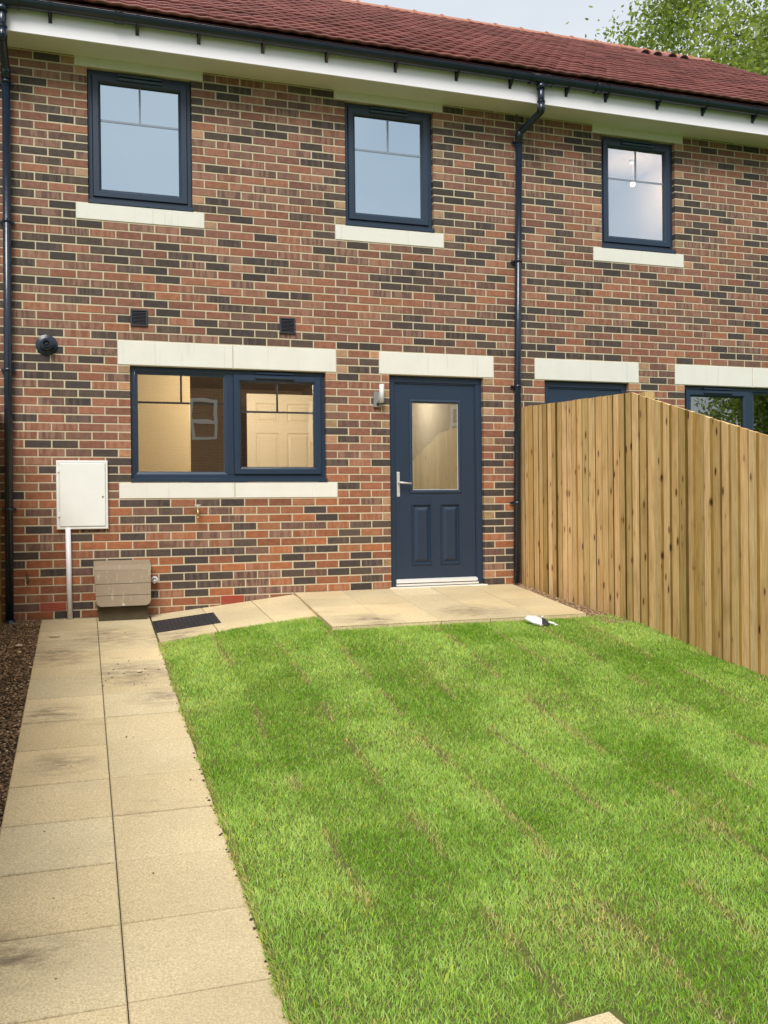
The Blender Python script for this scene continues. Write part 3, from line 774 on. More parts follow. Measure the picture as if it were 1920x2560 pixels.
s.tube([(6.0, 1.2, 4.89-.002), (6, 1.2, 4.88), (6, 1.2, 4.865), (6, 1.2, 4.848), (6, 1.2, 4.832), (6, 1.2, 4.824)], [.014, .02, .03, .032, .024, .008], 14); s.build('bulb', M['bulb'], e)

# ================================================================ GROUND
def grid_mesh(name, xs, ys, zf, mat, kind='structure', label=None, cat=None):
    V = np.array([(x, y, zf(x, y)) for y in ys for x in xs]); nx = len(xs)
    F = np.array([(j*nx+i, j*nx+i+1, (j+1)*nx+i+1, (j+1)*nx+i) for j in range(len(ys)-1) for i in range(nx-1)])
    o = np_mesh(name, V, F, None, None, mat, smooth=True); o['kind'] = kind; return o
def ground_z(x, y):
    if y > 0: return -.35
    if y > -12: return .0928*y - .22
    return .0928*-12 - .22
grid_mesh('ground', [-400, -60, -12, -4, 0, 4, 12, 60, 400], [-400, -60, -20, -12, -9, -6, -3, -.02, .2, 12, 60, 400], ground_z, M['ground'])
xs = list(np.linspace(.135, 3.86, 26)); ys = list(np.linspace(-10, -.55, 60))
def lz(x, y):
    z = lawn_z(x, y) - .004 + .006*mnoise.noise(Vector((x*3, y*3, 0)))
    if y > -1.22 and x < 1.5: z = min(z, ramp_z(x, y)-.03)
    if y > -1.78 and x > 1.36: z = min(z, patio_z(y)-.04)
    return z
grid_mesh('lawn', xs, ys, lz, M['soil'])
grid_mesh('gravel_bed', [-1.12, -1.0, -.9, -.78], list(np.linspace(-10, .003, 30)), lambda x, y: path_z(y)-.022, M['dirt'])
grid_mesh('patio_edging_bed', [3.40, 3.6, 3.87], list(np.linspace(-2.15, .003, 12)), lambda x, y: interp(y, FB)-.018, M['dirt'])
# slabs
def slab(s, P, zf, th=.045, b=.004, gap=.0019, rnd=None, gy_=None):
    gy_ = gy_ or gap
    # P: 4 corners (x,y) ccw
    cx = sum(p[0] for p in P)/4; cy = sum(p[1] for p in P)/4
    def inset(p, d):
        vx, vy = cx-p[0], cy-p[1]; return (p[0]+math.copysign(d, vx), p[1]+math.copysign(d-gap+gy_, vy))
    dz = rnd.uniform(-.002, .002); tx, ty = rnd.uniform(-.004, .004), rnd.uniform(-.004, .004)
    f = lambda p: zf(*p)+dz+tx*(p[0]-cx)+ty*(p[1]-cy)
    A = [inset(p, gap) for p in P]; B = [inset(p, gap+b) for p in P]
    k = rnd.uniform(.88, 1.04); w = rnd.uniform(-.025, .025); col = (k*(1+w), k, k*(1-w*1.5), 1)
    s.poly([(p[0], p[1], f(p)) for p in B], 0, col)
    for i in range(4):
        j = (i+1) % 4
        s.poly([(*A[i], f(A[i])-.003), (*A[j], f(A[j])-.003), (*B[j], f(B[j])), (*B[i], f(B[i]))], 0, tuple(c*.85 for c in col[:3])+(1,))
        s.poly([(*A[i], f(A[i])-th), (*A[j], f(A[j])-th), (*A[j], f(A[j])-.003), (*A[i], f(A[i])-.003)], 0, col)
rs = random.Random(3)
def rag(p0, p1, zf, s, depth=.05, n=1): pass
yj = [-.005, -.075, -.47, -.83, -1.235, -1.62, -1.95, -2.415, -2.89, -3.365, -3.865, -4.32, -4.77, -5.245, -5.71, -6.17, -6.64, -7.1, -7.56, -8.02, -8.48, -8.94, -9.4]
s = MB()
for i, (a, b) in enumerate(zip(yj[:-1], yj[1:])):
    jt = rs.uniform(-.008, .008)*(i > 8)
    slab(s, [(-.778, b), (-.315, b), (-.315, a), (-.778, a)], lambda x, y: path_z(y), rnd=rs, gy_=.0052)
    if i >= 1 or True: slab(s, [(-.315, b+jt), (.135, b+jt), (.135, a+jt), (-.315, a+jt)], lambda x, y: path_z(y), rnd=rs, gy_=.0052)
s.quad((-.777, -9.4, path_z(-9.4)-.014), (.134, -9.4, path_z(-9.4)-.014), (.134, -.005, path_z(0)-.014), (-.777, -.005, path_z(0)-.014), 1)
tag(s.build('path', [M['paving'], M['dirt']]), kind='structure')
s = MB()
rx = [.140, .603, 1.062, 1.50]; ryy = [-.004, -.31, -.78, -1.13]
for i in range(3):
    for j in range(3):
        if i == 0 and j == 1: continue
        if i == 0 and j == 0: slab(s, [(.142, -.31), (.603, -.31), (.603, -.004), (.142, -.004)], ramp_z, rnd=rs); continue
        x0, x1 = rx[i], rx[i+1]; a, b = ryy[j], ryy[j+1]
        if i == 2: x1 = 1.47
        slab(s, [(x0, b), (x1, b), (x1, a), (x0, a)], ramp_z if i < 2 else (lambda x, y: min(ramp_z(x, y), 9)), rnd=rs)
s.poly([(.14, -1.12, ramp_z(.14, -1.12)-.008), (1.47, -1.12, ramp_z(1.47, -1.12)-.008), (1.47, -.004, ramp_z(1.47, 0)-.008), (.14, -.004, ramp_z(.14, 0)-.008)], 1)
tag(s.build('ramp', [M['paving'], M['dirt']]), kind='structure')
s = MB(); pxw = [1.475, 1.94, 2.40, 2.84, 3.28, 3.745]; pys = [-.004, -.43, -.87, -1.31, -1.76]
skew = lambda x, y: x + y*(.055 + .04*(x-1.4)/2.3)
for i in range(5):
    for j in range(4):
        a, b = pys[j], pys[j+1]; q = [(pxw[i], b), (pxw[i+1], b), (pxw[i+1], a), (pxw[i], a)]
        slab(s, [(skew(x, y), y) for x, y in q], lambda x, y: patio_z(y), rnd=rs, gap=.003)
q = [(pxw[0], pys[-1]), (pxw[-1], pys[-1]), (pxw[-1], -.004), (pxw[0], -.004)]
s.poly([(skew(x, y), y, patio_z(y)-.003) for x, y in q], 1)
s.build('patio', [M['paving'], simple('pale_jointing', (.50, .42, .27), .9)])['kind'] = 'structure'

# stone in the turf, mat, litter
s = MB(); slab(s, [(.85, -6.66), (1.12, -6.66), (1.046, -6.197), (.86, -6.208)], lambda x, y: lawn_z(x, y)+.012, rnd=rs)
tag(s.build('paving_slab', M['paving']), 'single buff paving slab sunk in the turf at the bottom edge', 'paving slab')
e = empty('drain_cover', (.40, -.55, 0), 'black chequered rubber cover plate set in the sloping paving', 'cover plate')
s = MB(); zf = lambda x, y, d=0: ramp_z(x, y)+d
mx0, mx1, my0, my1 = .140, .668, -.800, -.322
s.poly([(mx0, my0, zf(mx0, my0, .006)), (mx1, my0, zf(mx1, my0, .006)), (mx1, my1, zf(mx1, my1, .006)), (mx0, my1, zf(mx0, my1, .006))])
for (p, q) in (((mx0, my0), (mx1, my0)), ((mx1, my0), (mx1, my1)), ((mx1, my1), (mx0, my1)), ((mx0, my1), (mx0, my0))):
    s.poly([(*p, zf(*p, -.02)), (*q, zf(*q, -.02)), (*q, zf(*q, .006)), (*p, zf(*p, .006))])
s.build('plate', M['matrub'], e)
s = MB()
ny, nx = 11, 14
for i in range(nx):
    for j in range(ny):
        x = mx0+.03+(mx1-mx0-.06)*i/(nx-1); y = my0+.03+(my1-my0-.06)*j/(ny-1)
        a = rad(45 if (i+j) % 2 else -45); c_, s_ = math.cos(a)*.016, math.sin(a)*.016; nx_, ny_ = -math.sin(a)*.005, math.cos(a)*.005
        P = [(x-c_, y-s_), (x+nx_, y+ny_), (x+c_, y+s_), (x-nx_, y-ny_)]
        s.poly([(p[0], p[1], zf(p[0], p[1], .0065)) for p in (P[0], P[3], P[2], P[1])]); top = (x, y, zf(x, y, .012))
        for u in range(4): s.poly([(*P[u], zf(*P[u], .0065)), top, (*P[(u+1) % 4], zf(*P[(u+1) % 4], .0065))])
s.build('tread', M['matrub'], e)

# litter: folded white packet with black clip
e = empty('litter', (3.10, -1.85, lawn_z(3.1, -1.85)), 'crumpled white and black plastic wrapper lying on the grass by the patio', 'litter')
s = MB(); z_ = lambda x, y, d: (3.02+(x-3.06)*.62, -2.0+(y+1.91)*.62, lawn_z(x, y)+.010+d*.62)
pts = [(2.895, -1.80, .06), (2.945, -1.93, .03), (3.02, -2.02, .012), (3.075, -1.99, .022), (3.12, -1.90, .05), (3.06, -1.80, .085), (2.96, -1.755, .085)]
P = [z_(*p) for p in pts]; mid = z_(3.02, -1.88, .085)
for a, b in zip(P, P[1:]+P[:1]): s.poly([a, b, mid])
s.poly([(p[0], p[1], p[2]-.008) for p in P][::-1]); s.build('film', M['bag'], e)
s = MB(); pts = [(3.035, -2.00, .02), (3.09, -2.05, .004), (3.14, -2.02, .01), (3.17, -1.93, .02), (3.155, -1.86, .05), (3.10, -1.87, .07), (3.07, -1.94, .055)]
P = [z_(*p) for p in pts]; mid = z_(3.105, -1.955, .075)
for a, b in zip(P, P[1:]+P[:1]): s.poly([a, b, mid])
s.poly([(p[0], p[1], p[2]-.01) for p in P][::-1]); s.build('clip', M['bagblk'], e)
s = MB(); s.tube([z_(3.15, -1.96, .03), z_(3.19, -1.99, .02), z_(3.225, -2.02, .01)], [.010, .012, .006], 6); s.poly([z_(3.20, -1.98, .035), z_(3.245, -2.05, .006), z_(3.205, -2.03, .0)]); s.tube([z_(3.11, -1.86, .07), z_(3.125, -1.87, .095)], [.012, .004], 6)
s.build('tail', M['bag'], e)

def stone(name, x, y, z, sx, sy, sz, label, mat, seed):
    r = random.Random(seed); s = MB(); n = 8; rings = [(-.9, .45), (-.4, .9), (.2, 1.0), (.7, .7), (1.0, .25)]
    V = []
    for (h, q) in rings:
        V.append([(x+sx*q*math.cos(2*math.pi*i/n)*r.uniform(.85, 1.1), y+sy*q*math.sin(2*math.pi*i/n)*r.uniform(.85, 1.1), z+sz*(h+1)/2*r.uniform(.9, 1.1)) for i in range(n)])
    for A, B in zip(V[:-1], V[1:]):
        for i in range(n): s.poly([A[i], A[(i+1) % n], B[(i+1) % n], B[i]], smooth=True)
    s.poly(V[-1], smooth=True); tag(s.build(name, mat), label, 'stone')
stone('stone', -.652, -.70, path_z(-.70), .045, .022, .02, 'buff stone lying on the path near the white pipe', M['pebble'], 1)
stone('stone', -.06, -1.93, path_z(-1.93), .022, .016, .016, 'pale chipped stone amid dirt on the right row of path slabs', M['pebble'], 2)
stone('stone', -.905, -.95, path_z(-.95)-.005, .030, .022, .022, 'larger pale pebble lying on the gravel strip', M['pebble'], 3)
s = MB(); 
rc = random.Random(17)
for k in range(190):
    if k < 26: x, y = rc.gauss(-.05, .11), rc.gauss(-1.95, .3)
    elif k < 36: x, y = rc.uniform(-.7, .1), rc.uniform(-.4, -2.5)
    elif k < 178: x, y = .131-abs(rc.gauss(0, .008)), rc.uniform(-1.3, -6.4)
    else: x, y = rc.uniform(-.7, .1), rc.uniform(-3, -6.2)
    if x > .128: continue
    r = rc.uniform(.003, .009); z = path_z(y); n = 6; a = rc.uniform(0, 6)
    P = [(x+r*math.cos(a+i*1.047)*rc.uniform(.6, 1.3), y+r*math.sin(a+i*1.047)*rc.uniform(.6, 1.2), z-.001) for i in range(n)]; tp = (x, y, z+r*.7)
    for i in range(n): s.poly([P[i], P[(i+1) % n], tp])
tag(s.build('soil_crumbs', M['dirt']), 'crumbs of dark soil scattered over the paved path', 'soil crumbs', kind='stuff')

# ---- gravel
def gravel(name, n, sampler, label, size=(.004, .0095)):
    t = (1+5**.5)/2
    iv = np.array([(-1,t,0),(1,t,0),(-1,-t,0),(1,-t,0),(0,-1,t),(0,1,t),(0,-1,-t),(0,1,-t),(t,0,-1),(t,0,1),(-t,0,-1),(-t,0,1)], float); iv /= np.linalg.norm(iv[0])
    fc = np.array([(0,11,5),(0,5,1),(0,1,7),(0,7,10),(0,10,11),(1,5,9),(5,11,4),(11,10,2),(10,7,6),(7,1,8),(3,9,4),(3,4,2),(3,2,6),(3,6,8),(3,8,9),(4,9,5),(2,4,11),(6,2,10),(8,6,7),(9,8,1)])
    P = np.array([sampler() for _ in range(n)])
    r = rng.uniform(size[0], size[1], n)*np.where(rng.random(n) < .06, 1.7, 1)
    Vv = iv[None]*rng.uniform(.75, 1.15, (n, 12, 1))*np.stack([r*rng.uniform(.8, 1.5, n), r*rng.uniform(.7, 1.2, n), r*rng.uniform(.5, .8, n)], 1)[:, None, :]
    a = rng.uniform(0, 6.28, n); c, s_ = np.cos(a)[:, None], np.sin(a)[:, None]
    Vx = Vv[..., 0]*c-Vv[..., 1]*s_; Vy = Vv[..., 0]*s_+Vv[..., 1]*c
    Vv = np.stack([Vx, Vy, Vv[..., 2]], -1)+P[:, None, :]
    F3 = (fc[None]+np.arange(n)[:, None, None]*12).reshape(-1, 3)
    pal = np.array([(.20,.13,.08),(.13,.085,.055),(.28,.20,.125),(.09,.06,.045),(.34,.26,.18),(.18,.10,.06),(.46,.38,.27)])
    ci = rng.choice(7, n, p=[.27,.24,.15,.16,.07,.09,.02]); colr = np.repeat(np.array([1.45, 1.40, 1.22])*pal[ci]*rng.uniform(.8, 1.2, (n, 1)), 12, 0)
    tag(np_mesh(name, Vv.reshape(-1, 3), None, F3, colr, M['gravel']), label, 'gravel', kind='stuff')
def s1():
    y = -9*rng.random()**1.3; x = rng.uniform(-1.10, -.776); return (x, y, path_z(y)-.020+rng.uniform(0, .014)+(0.01 if y > -.25 else 0))
gravel('gravel', 15000, s1, 'brown gravel strip between the left fence and the path')
def s2():
    y = rng.uniform(-2.1, -.02); xe = skew(3.745, y)+.004; x = rng.uniform(xe, 3.83); return (x, y, interp(y, FB)-.016+rng.uniform(0, .014))
gravel('gravel', 6500, s2, 'narrow gravel strip between the patio and the right fence')

# ---- grass
def lawn_arr(x, y): return np.array([lawn_z(a, b) for a, b in zip(x, y)])
def smoothn(x, y, sc, seed=0.0): return np.array([mnoise.noise(Vector((a*sc+seed, b*sc, seed))) for a, b in zip(x, y)])
def grass():
    n = 470000
    u = rng.random(n)
    y = np.where(u < .52, rng.uniform(-6.9, -4.0, n), np.where(u < .93, rng.uniform(-4.0, -1.0, n), rng.uniform(-9.6, -6.9, n)))
    x = rng.uniform(.118, 3.84, n)
    ok = np.ones(n, bool)
    ramp_area = (x < 1.425) & (y > -1.115-.0*x)
    ok &= ~ramp_area
    ok &= ~((x >= 1.40) & (y > -1.735))
    wob = smoothn(np.zeros(n), y, 4.0, 3.3)*.020 + smoothn(np.zeros(n), y, 17.0, 1.3)*.014
    ok &= x > .132+wob
    ok &= ~((x > .85) & (x < 1.075+.1*(-6.2-y)) & (y < -6.185))
    # seams between the rolls of turf
    per = .405; ph = (x-.135)/per + .05*smoothn(x*0, y, .9, 7.1) + .07*smoothn(x*3, y, 3.1, 2.2); idx = np.floor(ph); d = np.abs(ph-np.round(ph))*per
    sn = smoothn(x*.6, y, 2.3, 5.0); bare = (d < .018) & (sn > .08+.10*rng.random(n)) & (np.round(ph) > 0)
    ok &= ~(bare & (rng.random(n) < .55))
    x, y, idx, d, sn = x[ok], y[ok], idx[ok], d[ok], sn[ok]; n = len(x)
    z = lawn_arr(x, y) - .004
    z = np.where((y > -1.25) & (x < 1.43), np.minimum(z, -.0158+.105*x+.07*y-.006), z)
    big = smoothn(x, y, 1.1, 2.0); med = smoothn(x, y, 3.7, 9.0); fine = smoothn(x, y, 14.0, 4.0)
    hgt = (.012+.010*rng.random(n)+.006*(med+.3))*np.where(rng.random(n) < .04, 1.5, 1.0)
    edge = (x < .17); hgt = np.where(edge, hgt*1.15, hgt)
    stripe = np.where((idx % 2) == 0, 1.0, -1.0)*np.interp(y, [-6.5, -4.5, -1], [.35, .8, 1.0])
    tone = .5 + .12*stripe + .60*big + .50*med + .25*fine + rng.normal(0, .17, n); tone = np.clip(tone, 0, 1)
    dark = np.array([.195, .400, .026]); lite = np.array([.465, .655, .165]); dry = np.array([.60, .50, .24])
    col = dark[None]*(1-tone[:, None]) + lite[None]*tone[:, None]
    pdry = np.clip(.045 + .6*np.exp(-(d/.026)**2)*(sn > -.02) + .28*np.clip(smoothn(x, y, 2.0, 12.0)-.16, 0, 1)*2.2, 0, .8)
    pdry = np.where(x < .165, np.maximum(pdry, .45), pdry)
    isd = rng.random(n) < pdry
    col = np.where(isd[:, None], (dry*rng.uniform(.6, 1.15, (n, 1)))*.75+col*.25, col)
    yel = rng.random(n) < (.10+.25*np.clip(fine, 0, 1)); col = np.where(yel[:, None], col*np.array([1.35, 1.12, .8]), col)
    # lean: alternate stripes lean away / towards the house
    az = rng.uniform(0, 2*np.pi, n); ln = rng.uniform(.15, 1.3, n)*hgt
    lx = np.cos(az)*ln; ly = np.sin(az)*ln + stripe*.13*hgt
    # overhang onto the path at the edge
    lx = np.where(edge, lx-.010, lx)
    wd = rng.uniform(.0010, .0021, n)*np.interp(y, [-6.5, -1], [1.0, 1.5]); wa = rng.uniform(0, 2*np.pi, n); wx, wy = np.cos(wa)*wd, np.sin(wa)*wd
    V = np.empty((n, 5, 3))
    V[:, 0] = np.stack([x-wx, y-wy, z], 1); V[:, 1] = np.stack([x+wx, y+wy, z], 1)
    hx, hy, hz = x+lx*.35, y+ly*.35, z+hgt*.62
    V[:, 2] = np.stack([hx+wx*.8, hy+wy*.8, hz], 1); V[:, 3] = np.stack([hx-wx*.8, hy-wy*.8, hz], 1)
    V[:, 4] = np.stack([x+lx, y+ly, z+hgt], 1)
    o = np.arange(n)[:, None]*5
    F4 = o+np.array([0, 1, 2, 3]); F3 = o+np.array([3, 2, 4])
    C5 = np.repeat(np.clip(col, 0, 1)[:, None, :], 5, 1)
    tag(np_mesh('grass', V.reshape(-1, 3), F4, F3, C5.reshape(-1, 3), M['grass']), 'striped green turf with thin brown seams between the rolls', 'grass', kind='stuff')
grass()

# ================================================================ FENCES
def fence(x, face, ytop, ybot, y_end, label, nposts, spacing=.1, seed=1, boards=True):
    e = empty('board_fence', (x, -.05, 0), label, 'fence', 'featheredge garden fences')
    r = random.Random(seed); y = -.03; i = 0
    while y > y_end and i < 92:
        w = spacing*r.uniform(.84, 1.14); y2 = y-w
        s = MB(); xo = r.uniform(-.002, .002)*2
        zt = [interp(q, ytop) for q in (y, y2)]; zb = min(interp(y, ybot), interp(y2, ybot)) + r.uniform(-.012, .004) - .006
        zt = [z+r.uniform(-.003, .003) for z in zt]
        k = r.uniform(.92, 1.34); 
        if r.random() < .12: k *= .82
        col = (k, k*r.uniform(.93, 1.0), r.random(), 1)
        # wedge section: thick edge towards -y, thin edge tucked behind the next board
        f = face
        th = r.uniform(.013, .025) if y > -2.1 else r.uniform(.016, .033); xa_, xb_ = x-f*(th+xo), x-f*(.008+xo)      # thick edge laps over the thin edge of the next board
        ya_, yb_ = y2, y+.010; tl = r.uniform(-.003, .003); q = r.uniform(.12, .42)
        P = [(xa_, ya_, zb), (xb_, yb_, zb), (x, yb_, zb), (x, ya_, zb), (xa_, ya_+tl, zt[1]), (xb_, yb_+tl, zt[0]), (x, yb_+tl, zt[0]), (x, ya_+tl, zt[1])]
        edge = (col[0]*q, col[1]*q*.92, col[2], 1)  # edge faces coloured darker to draw the shade lines between boards
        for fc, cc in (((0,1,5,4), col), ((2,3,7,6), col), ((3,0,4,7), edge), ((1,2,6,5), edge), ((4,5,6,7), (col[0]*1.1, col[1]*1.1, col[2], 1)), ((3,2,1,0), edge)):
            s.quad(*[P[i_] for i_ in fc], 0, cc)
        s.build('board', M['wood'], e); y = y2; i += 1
    # rails and posts behind
    for k, h in enumerate((.35, .5, .82)):
        s = MB(); n = 8; xr0, xr1 = (x+.001, x+.039) if face > 0 else (x-.039, x-.001)
        for j in range(n):
            ya, yb = -.03+(y_end+.03)*j/n, -.03+(y_end+.03)*(j+1)/n
            za = [interp(q, ybot)+(interp(q, ytop)-interp(q, ybot))*(.12, .5, .88)[k] for q in (ya, yb)]
            s.hexa([(xr0, yb, za[1]), (xr0, ya, za[0]), (xr1, ya, za[0]), (xr1, yb, za[1]), (xr0, yb, za[1]+.06), (xr0, ya, za[0]+.06), (xr1, ya, za[0]+.06), (xr1, yb, za[1]+.06)], 0, (.85, .85, .5, 1))
        s.build('rail', M['wood'], e)
    for q in nposts:
        s = MB(); xr0, xr1 = (x+.040, x+.130) if face > 0 else (x-.130, x-.040)
        zt_ = interp(q, ytop)+.012
        s.box(xr0, xr1, q-.045, q+.045, interp(q, ybot)-.4, zt_, 0, (.9, .9, .3, 1)); s.build('post', M['wood'], e)
    s = MB(); xr0, xr1 = (x+.001, x+.02) if face > 0 else (x-.02, x-.001)
    for j in range(12):
        ya, yb = y_end*j/12, y_end*(j+1)/12; za, zb_ = interp(ya, ybot), interp(yb, ybot)
        s.hexa([(xr0-.004, yb, zb_-.16), (xr0-.004, ya, za-.16), (xr1, ya, za-.16), (xr1, yb, zb_-.16), (xr0-.004, yb, zb_+.05), (xr0-.004, ya, za+.05), (xr1, ya, za+.05), (xr1, yb, zb_+.05)])
    s.build('gravel_board', simple('dark_gravel_board', (.028, .032, .042), .6), e)
TOPR = [(-9.0, .62), (-5.4, .98), (-3.614, 1.401), (-2.74, 1.662), (-2.06, 1.868), (-.08, 1.955), (0, 1.96)]
fence(3.85, 1, TOPR, FB, -6.6, 'right hand timber fence of golden vertical boards with a peaked sloping top', (-.10, -2.12, -3.95, -5.8), seed=4)
LB = [(-9.5, -.90), (0, .00)]; LT = [(-9.5, .85), (-5, 1.3), (-1.9, 1.80), (0, 1.835)]
fence(-1.105, -1, LT, LB, -6.6, 'timber board fence just showing beyond the downpipe at the left edge', (-.10, -2.0, -3.8, -5.7), seed=9)

# ================================================================ TREES
def tree(loc, H, Rc, seed, label, nleaf=42000, trunk=.28, name='broadleaf_tree'):
    r = random.Random(seed); e = empty(name, loc, label, 'tree', 'broadleaf trees')
    s = MB(); tips = []
    def grow(p, d, ln, rad_, depth):
        n = 4; pts = [p]; rr_ = [rad_]
        for i in range(n):
            d = (d + Vector((r.gauss(0, .13), r.gauss(0, .13), r.gauss(0, .08)+.05))).normalized()
            p = p + d*ln/n; pts.append(p.copy()); rr_.append(rad_*(1-.42*(i+1)/n))
            if depth >= 2: tips.append((p.copy(), depth))
        s.tube(pts, rr_, 8 if depth < 2 else 5, caps=False)
        if depth >= 5: return
        for k in range(r.choice((2, 3, 3)) if depth else 5):
            a = r.uniform(0, 2*math.pi); t = r.uniform(.45, 1.0)*(1 if depth else .9)
            side = Vector((math.cos(a), math.sin(a), 0)); nd_ = (d*t + side*r.uniform(.45, .95)).normalized()
            q = pts[r.choice((2, 3, 4))] if depth else pts[r.choice((3, 4))]
            grow(q, nd_, ln*r.uniform(.62, .82), rad_*r.uniform(.42, .6), depth+1)
    grow(Vector(loc), Vector((r.uniform(-.05, .05), 0, 1)), H*.30, trunk, 0)
    s.build('trunk', M['bark'], e)
    T = np.array([tuple(t[0]) for t in tips]); 
    lobes = rng.integers(0, len(T), nleaf)
    keep_c = rng.random(len(T)) < .86; lobes = lobes[keep_c[lobes]]; n = len(lobes)
    sig = Rc*.078
    P = T[lobes] + rng.normal(0, 1, (n, 3))*sig*np.array([1, 1, .75])
    tone_c = rng.normal(0, .16, len(T))[lobes]
    sz = rng.uniform(.065, .115, n)
    a = rng.normal(0, 1, (n, 3)); a /= np.linalg.norm(a, axis=1)[:, None]; b = rng.normal(0, 1, (n, 3)); b -= (a*b).sum(1)[:, None]*a; b /= np.linalg.norm(b, axis=1)[:, None]
    V = np.stack([P-a*sz[:, None], P+b*sz[:, None]*.55, P+a*sz[:, None], P-b*sz[:, None]*.55], 1)
    tone = np.clip(.45+tone_c*1.3+rng.normal(0, .16, n), 0, 1)[:, None]
    col = np.array([.12, .185, .045])*(1-tone)+np.array([.36, .43, .11])*tone
    np_mesh('crown', V.reshape(-1, 3), (np.arange(n)[:, None]*4+np.arange(4)), None, np.repeat(col, 4, 0), M['leaf'], e)
tree((24.4, 18.0, -.35), 27.0, 8.0, 5, 'leafy green tree rising behind the end of the roof, left of the pair', 200000)
tree((29.5, 19.0, -.35), 29.0, 9.0, 12, 'taller leafy green tree with dark limbs behind the roof at the right edge', 180000)
tree((24.0, -19.0, -1.4), 13.0, 6.0, 33, 'dark leafy tree behind the viewer, mirrored in the far right lower window', 26000)

# ================================================================ HOUSE OPPOSITE (seen in the glass)
def mk_farbrick():
    m, nt, out = new_mat('opposite_brick')
    tc = N(nt, 'ShaderNodeTexCoord'); mp = N(nt, 'ShaderNodeMapping'); mp.inputs['Rotation'].default_value = (rad(90), 0, 0)
    nt.links.new(tc.outputs['Object'], mp.inputs[0])
    b = N(nt, 'ShaderNodeTexBrick', inp={'Color1': (.30, .13, .075, 1), 'Color2': (.20, .09, .055, 1), 'Mortar': (.32, .26, .19, 1), 'Scale': 1.0, 'Mortar Size': .006, 'Brick Width': .225, 'Row Height': .075})
    nt.links.new(mp.outputs[0], b.inputs['Vector']); principled(nt, out, b.outputs[0], .9, .1); return m
M['far_brick'] = mk_farbrick()
e = empty('brick_house', (7.0, -23.0, -1.33), 'brick house opposite with a white sash window, mirrored in the kitchen glass', 'house')
s = MB(); fy = -19.7; s.box(.95, 14.5, fy-7.5, fy, -1.5, 6.3); s.build('wall', M['far_brick'], e)
s = MB(); s.hexa([(.6, fy-3.8, 8.6), (14.9, fy-3.8, 8.6), (14.9, fy-3.75, 8.6), (.6, fy-3.75, 8.6), (.6, fy-3.8, 8.6), (14.9, fy-3.8, 8.6), (14.9, fy-3.75, 8.6), (.6, fy-3.75, 8.6)])
s.poly([(.6, fy+.35, 6.15), (.6, fy-3.75, 8.6), (14.9, fy-3.75, 8.6), (14.9, fy+.35, 6.15)], 0); s.poly([(.6, fy-7.9, 6.15), (14.9, fy-7.9, 6.15), (14.9, fy-3.75, 8.6), (.6, fy-3.75, 8.6)], 0)
s.poly([(.6, fy+.35, 6.12), (14.9, fy+.35, 6.12), (14.9, fy-7.9, 6.12), (.6, fy-7.9, 6.12)]); s.poly([(.96, fy, 6.15), (.96, fy-7.5, 6.15), (.96, fy-3.75, 8.5)]); s.poly([(14.49, fy, 6.15), (14.49, fy-3.75, 8.5), (14.49, fy-7.5, 6.15)])
s.build('roof', simple('slate_roof', (.10, .085, .08), .8), e)
for (a, b, c, d) in ((2.72, 3.50, 3.02, 4.28), (6.4, 7.4, 3.0, 4.3), (11.2, 12.2, 3.0, 4.3)):
    s = MB(); y = fy+.045
    for (p, q, u, v) in ((a, b, c, c+.09), (a, b, d-.09, d), (a, a+.09, c, d), (b-.09, b, c, d), (a, b, (c+d)/2-.05, (c+d)/2+.05)):
        s.box(p, q, fy+.001, y+(.002 if q-p < .2 else 0), u, v)
    f = s.build('window', M['white'], e)
    g = MB(); g.quad((a+.05, fy+.012, c+.05), (b-.05, fy+.012, c+.05), (b-.05, fy+.012, d-.05), (a+.05, fy+.012, d-.05)); g.build('pane', simple('dark_pane', (.05, .065, .05), .15), f)

# ================================================================ LIGHT, WORLD, CAMERA
el, az = rad(48), rad(205)      # sun high behind the viewer, a little to the left
w = bpy.data.worlds.new('World'); S.world = w; w.use_nodes = True
nt = w.node_tree; nt.nodes.clear()
out = N(nt, 'ShaderNodeOutputWorld'); bg = N(nt, 'ShaderNodeBackground')
sky = N(nt, 'ShaderNodeTexSky', sky_type='NISHITA', sun_disc=False); sky.sun_elevation = el; sky.sun_rotation = az; sky.dust_density = 3.0; sky.air_density = 1.0
tc = N(nt, 'ShaderNodeTexCoord')
cl = N(nt, 'ShaderNodeTexNoise', inp={'Scale': 1.6, 'Detail': 5, 'Roughness': .55}); mp = N(nt, 'ShaderNodeMapping'); mp.inputs['Scale'].default_value = (1, 1, 2.6)
nt.links.new(tc.outputs['Generated'], mp.inputs[0]); nt.links.new(mp.outputs[0], cl.inputs['Vector'])
cloud = mixc(nt, ramp(nt, cl.outputs['Fac'], [(0.35, 0.0), (0.65, 1.0)]), (5.2, 5.75, 6.4), (6.6, 6.95, 7.3))
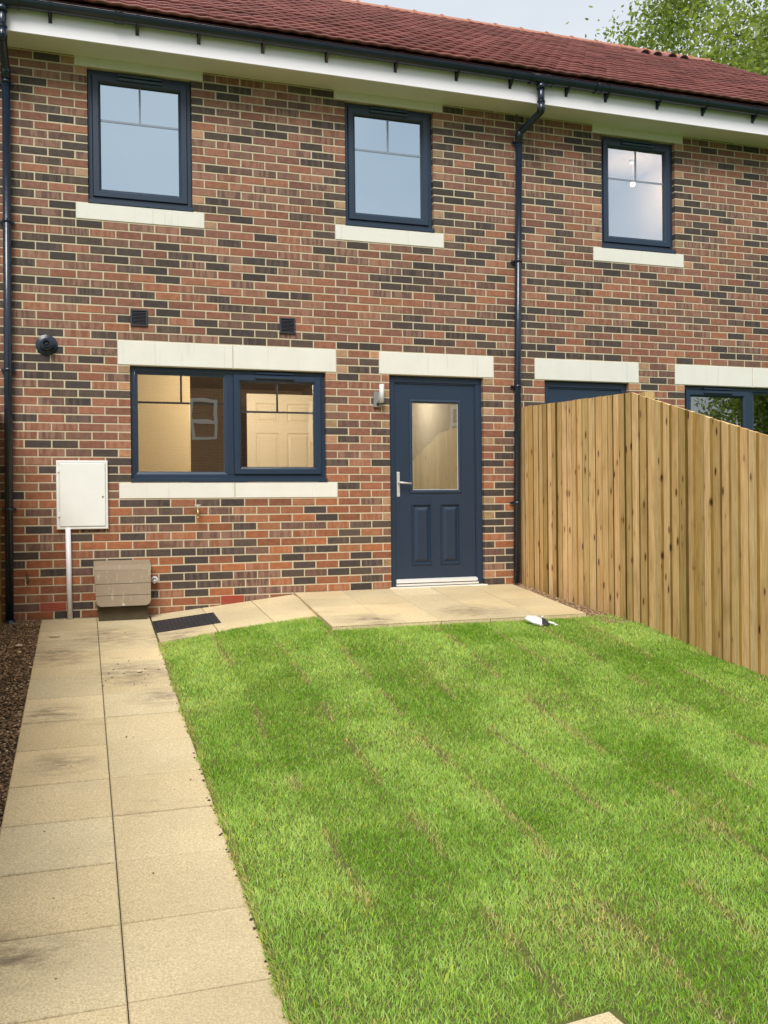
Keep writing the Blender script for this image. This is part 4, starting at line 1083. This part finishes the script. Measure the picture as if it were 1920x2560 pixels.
nt.links.new(mixc(nt, 0.90, sky.outputs[0], cloud), bg.inputs[0]); bg.inputs[1].default_value = 0.1
nt.links.new(bg.outputs[0], out.inputs[0])
ld = bpy.data.lights.new('sun', 'SUN'); ld.energy = 2.8; ld.angle = rad(28); ld.color = (1, .965, .91)
lo = bpy.data.objects.new('sun', ld); COL.objects.link(lo)
# direction towards the sun
sd = Vector((math.sin(az)*math.cos(el), math.cos(az)*math.cos(el), math.sin(el)))
lo.rotation_euler = sd.to_track_quat('Z', 'Y').to_euler(); lo.location = sd*30
def lamp(name, loc, energy, col, size=.06):
    l = bpy.data.lights.new(name, 'POINT'); l.energy = energy; l.color = col; l.shadow_soft_size = size
    o = bpy.data.objects.new(name, l); COL.objects.link(o); o.location = loc
lamp('kitchen_lamp', (1.45, .75, 2.34), 85, (1, .88, .68))
lamp('hall_fill', (3.3, 2.4, 2.30), 9, (1, .94, .82))  # unseen light added to brighten the hall behind the door glass
lamp('bulb_light', (6.0, 1.2, 4.80), 15, (1, .70, .40))

cd = bpy.data.cameras.new('camera'); cam = bpy.data.objects.new('camera', cd); COL.objects.link(cam); S.camera = cam
f, yaw, pit, rol = 2315.96, .314904995, -.00632323661, -.0106267799
cyw, syw = math.cos(yaw), math.sin(yaw)
fwd = Vector((syw*math.cos(pit), cyw*math.cos(pit), math.sin(pit))); right = Vector((cyw, -syw, 0)); up = right.cross(fwd)
r2 = right*math.cos(rol)+up*math.sin(rol); u2 = -right*math.sin(rol)+up*math.cos(rol)
mw = Matrix(((r2.x, u2.x, -fwd.x, -.427418725), (r2.y, u2.y, -fwd.y, -8.60647994), (r2.z, u2.z, -fwd.z, .96310694), (0, 0, 0, 1)))
cam.matrix_world = mw
cd.sensor_fit = 'VERTICAL'; cd.sensor_height = 36; cd.lens = 36*f/2560; cd.clip_end = 2000; cd.clip_start = .05

S.render.resolution_x, S.render.resolution_y = 768, 1024
S.view_settings.view_transform = 'Standard'; S.view_settings.look = 'None'; S.view_settings.exposure = 0.42; S.view_settings.gamma = 1
S.render.engine = 'CYCLES'
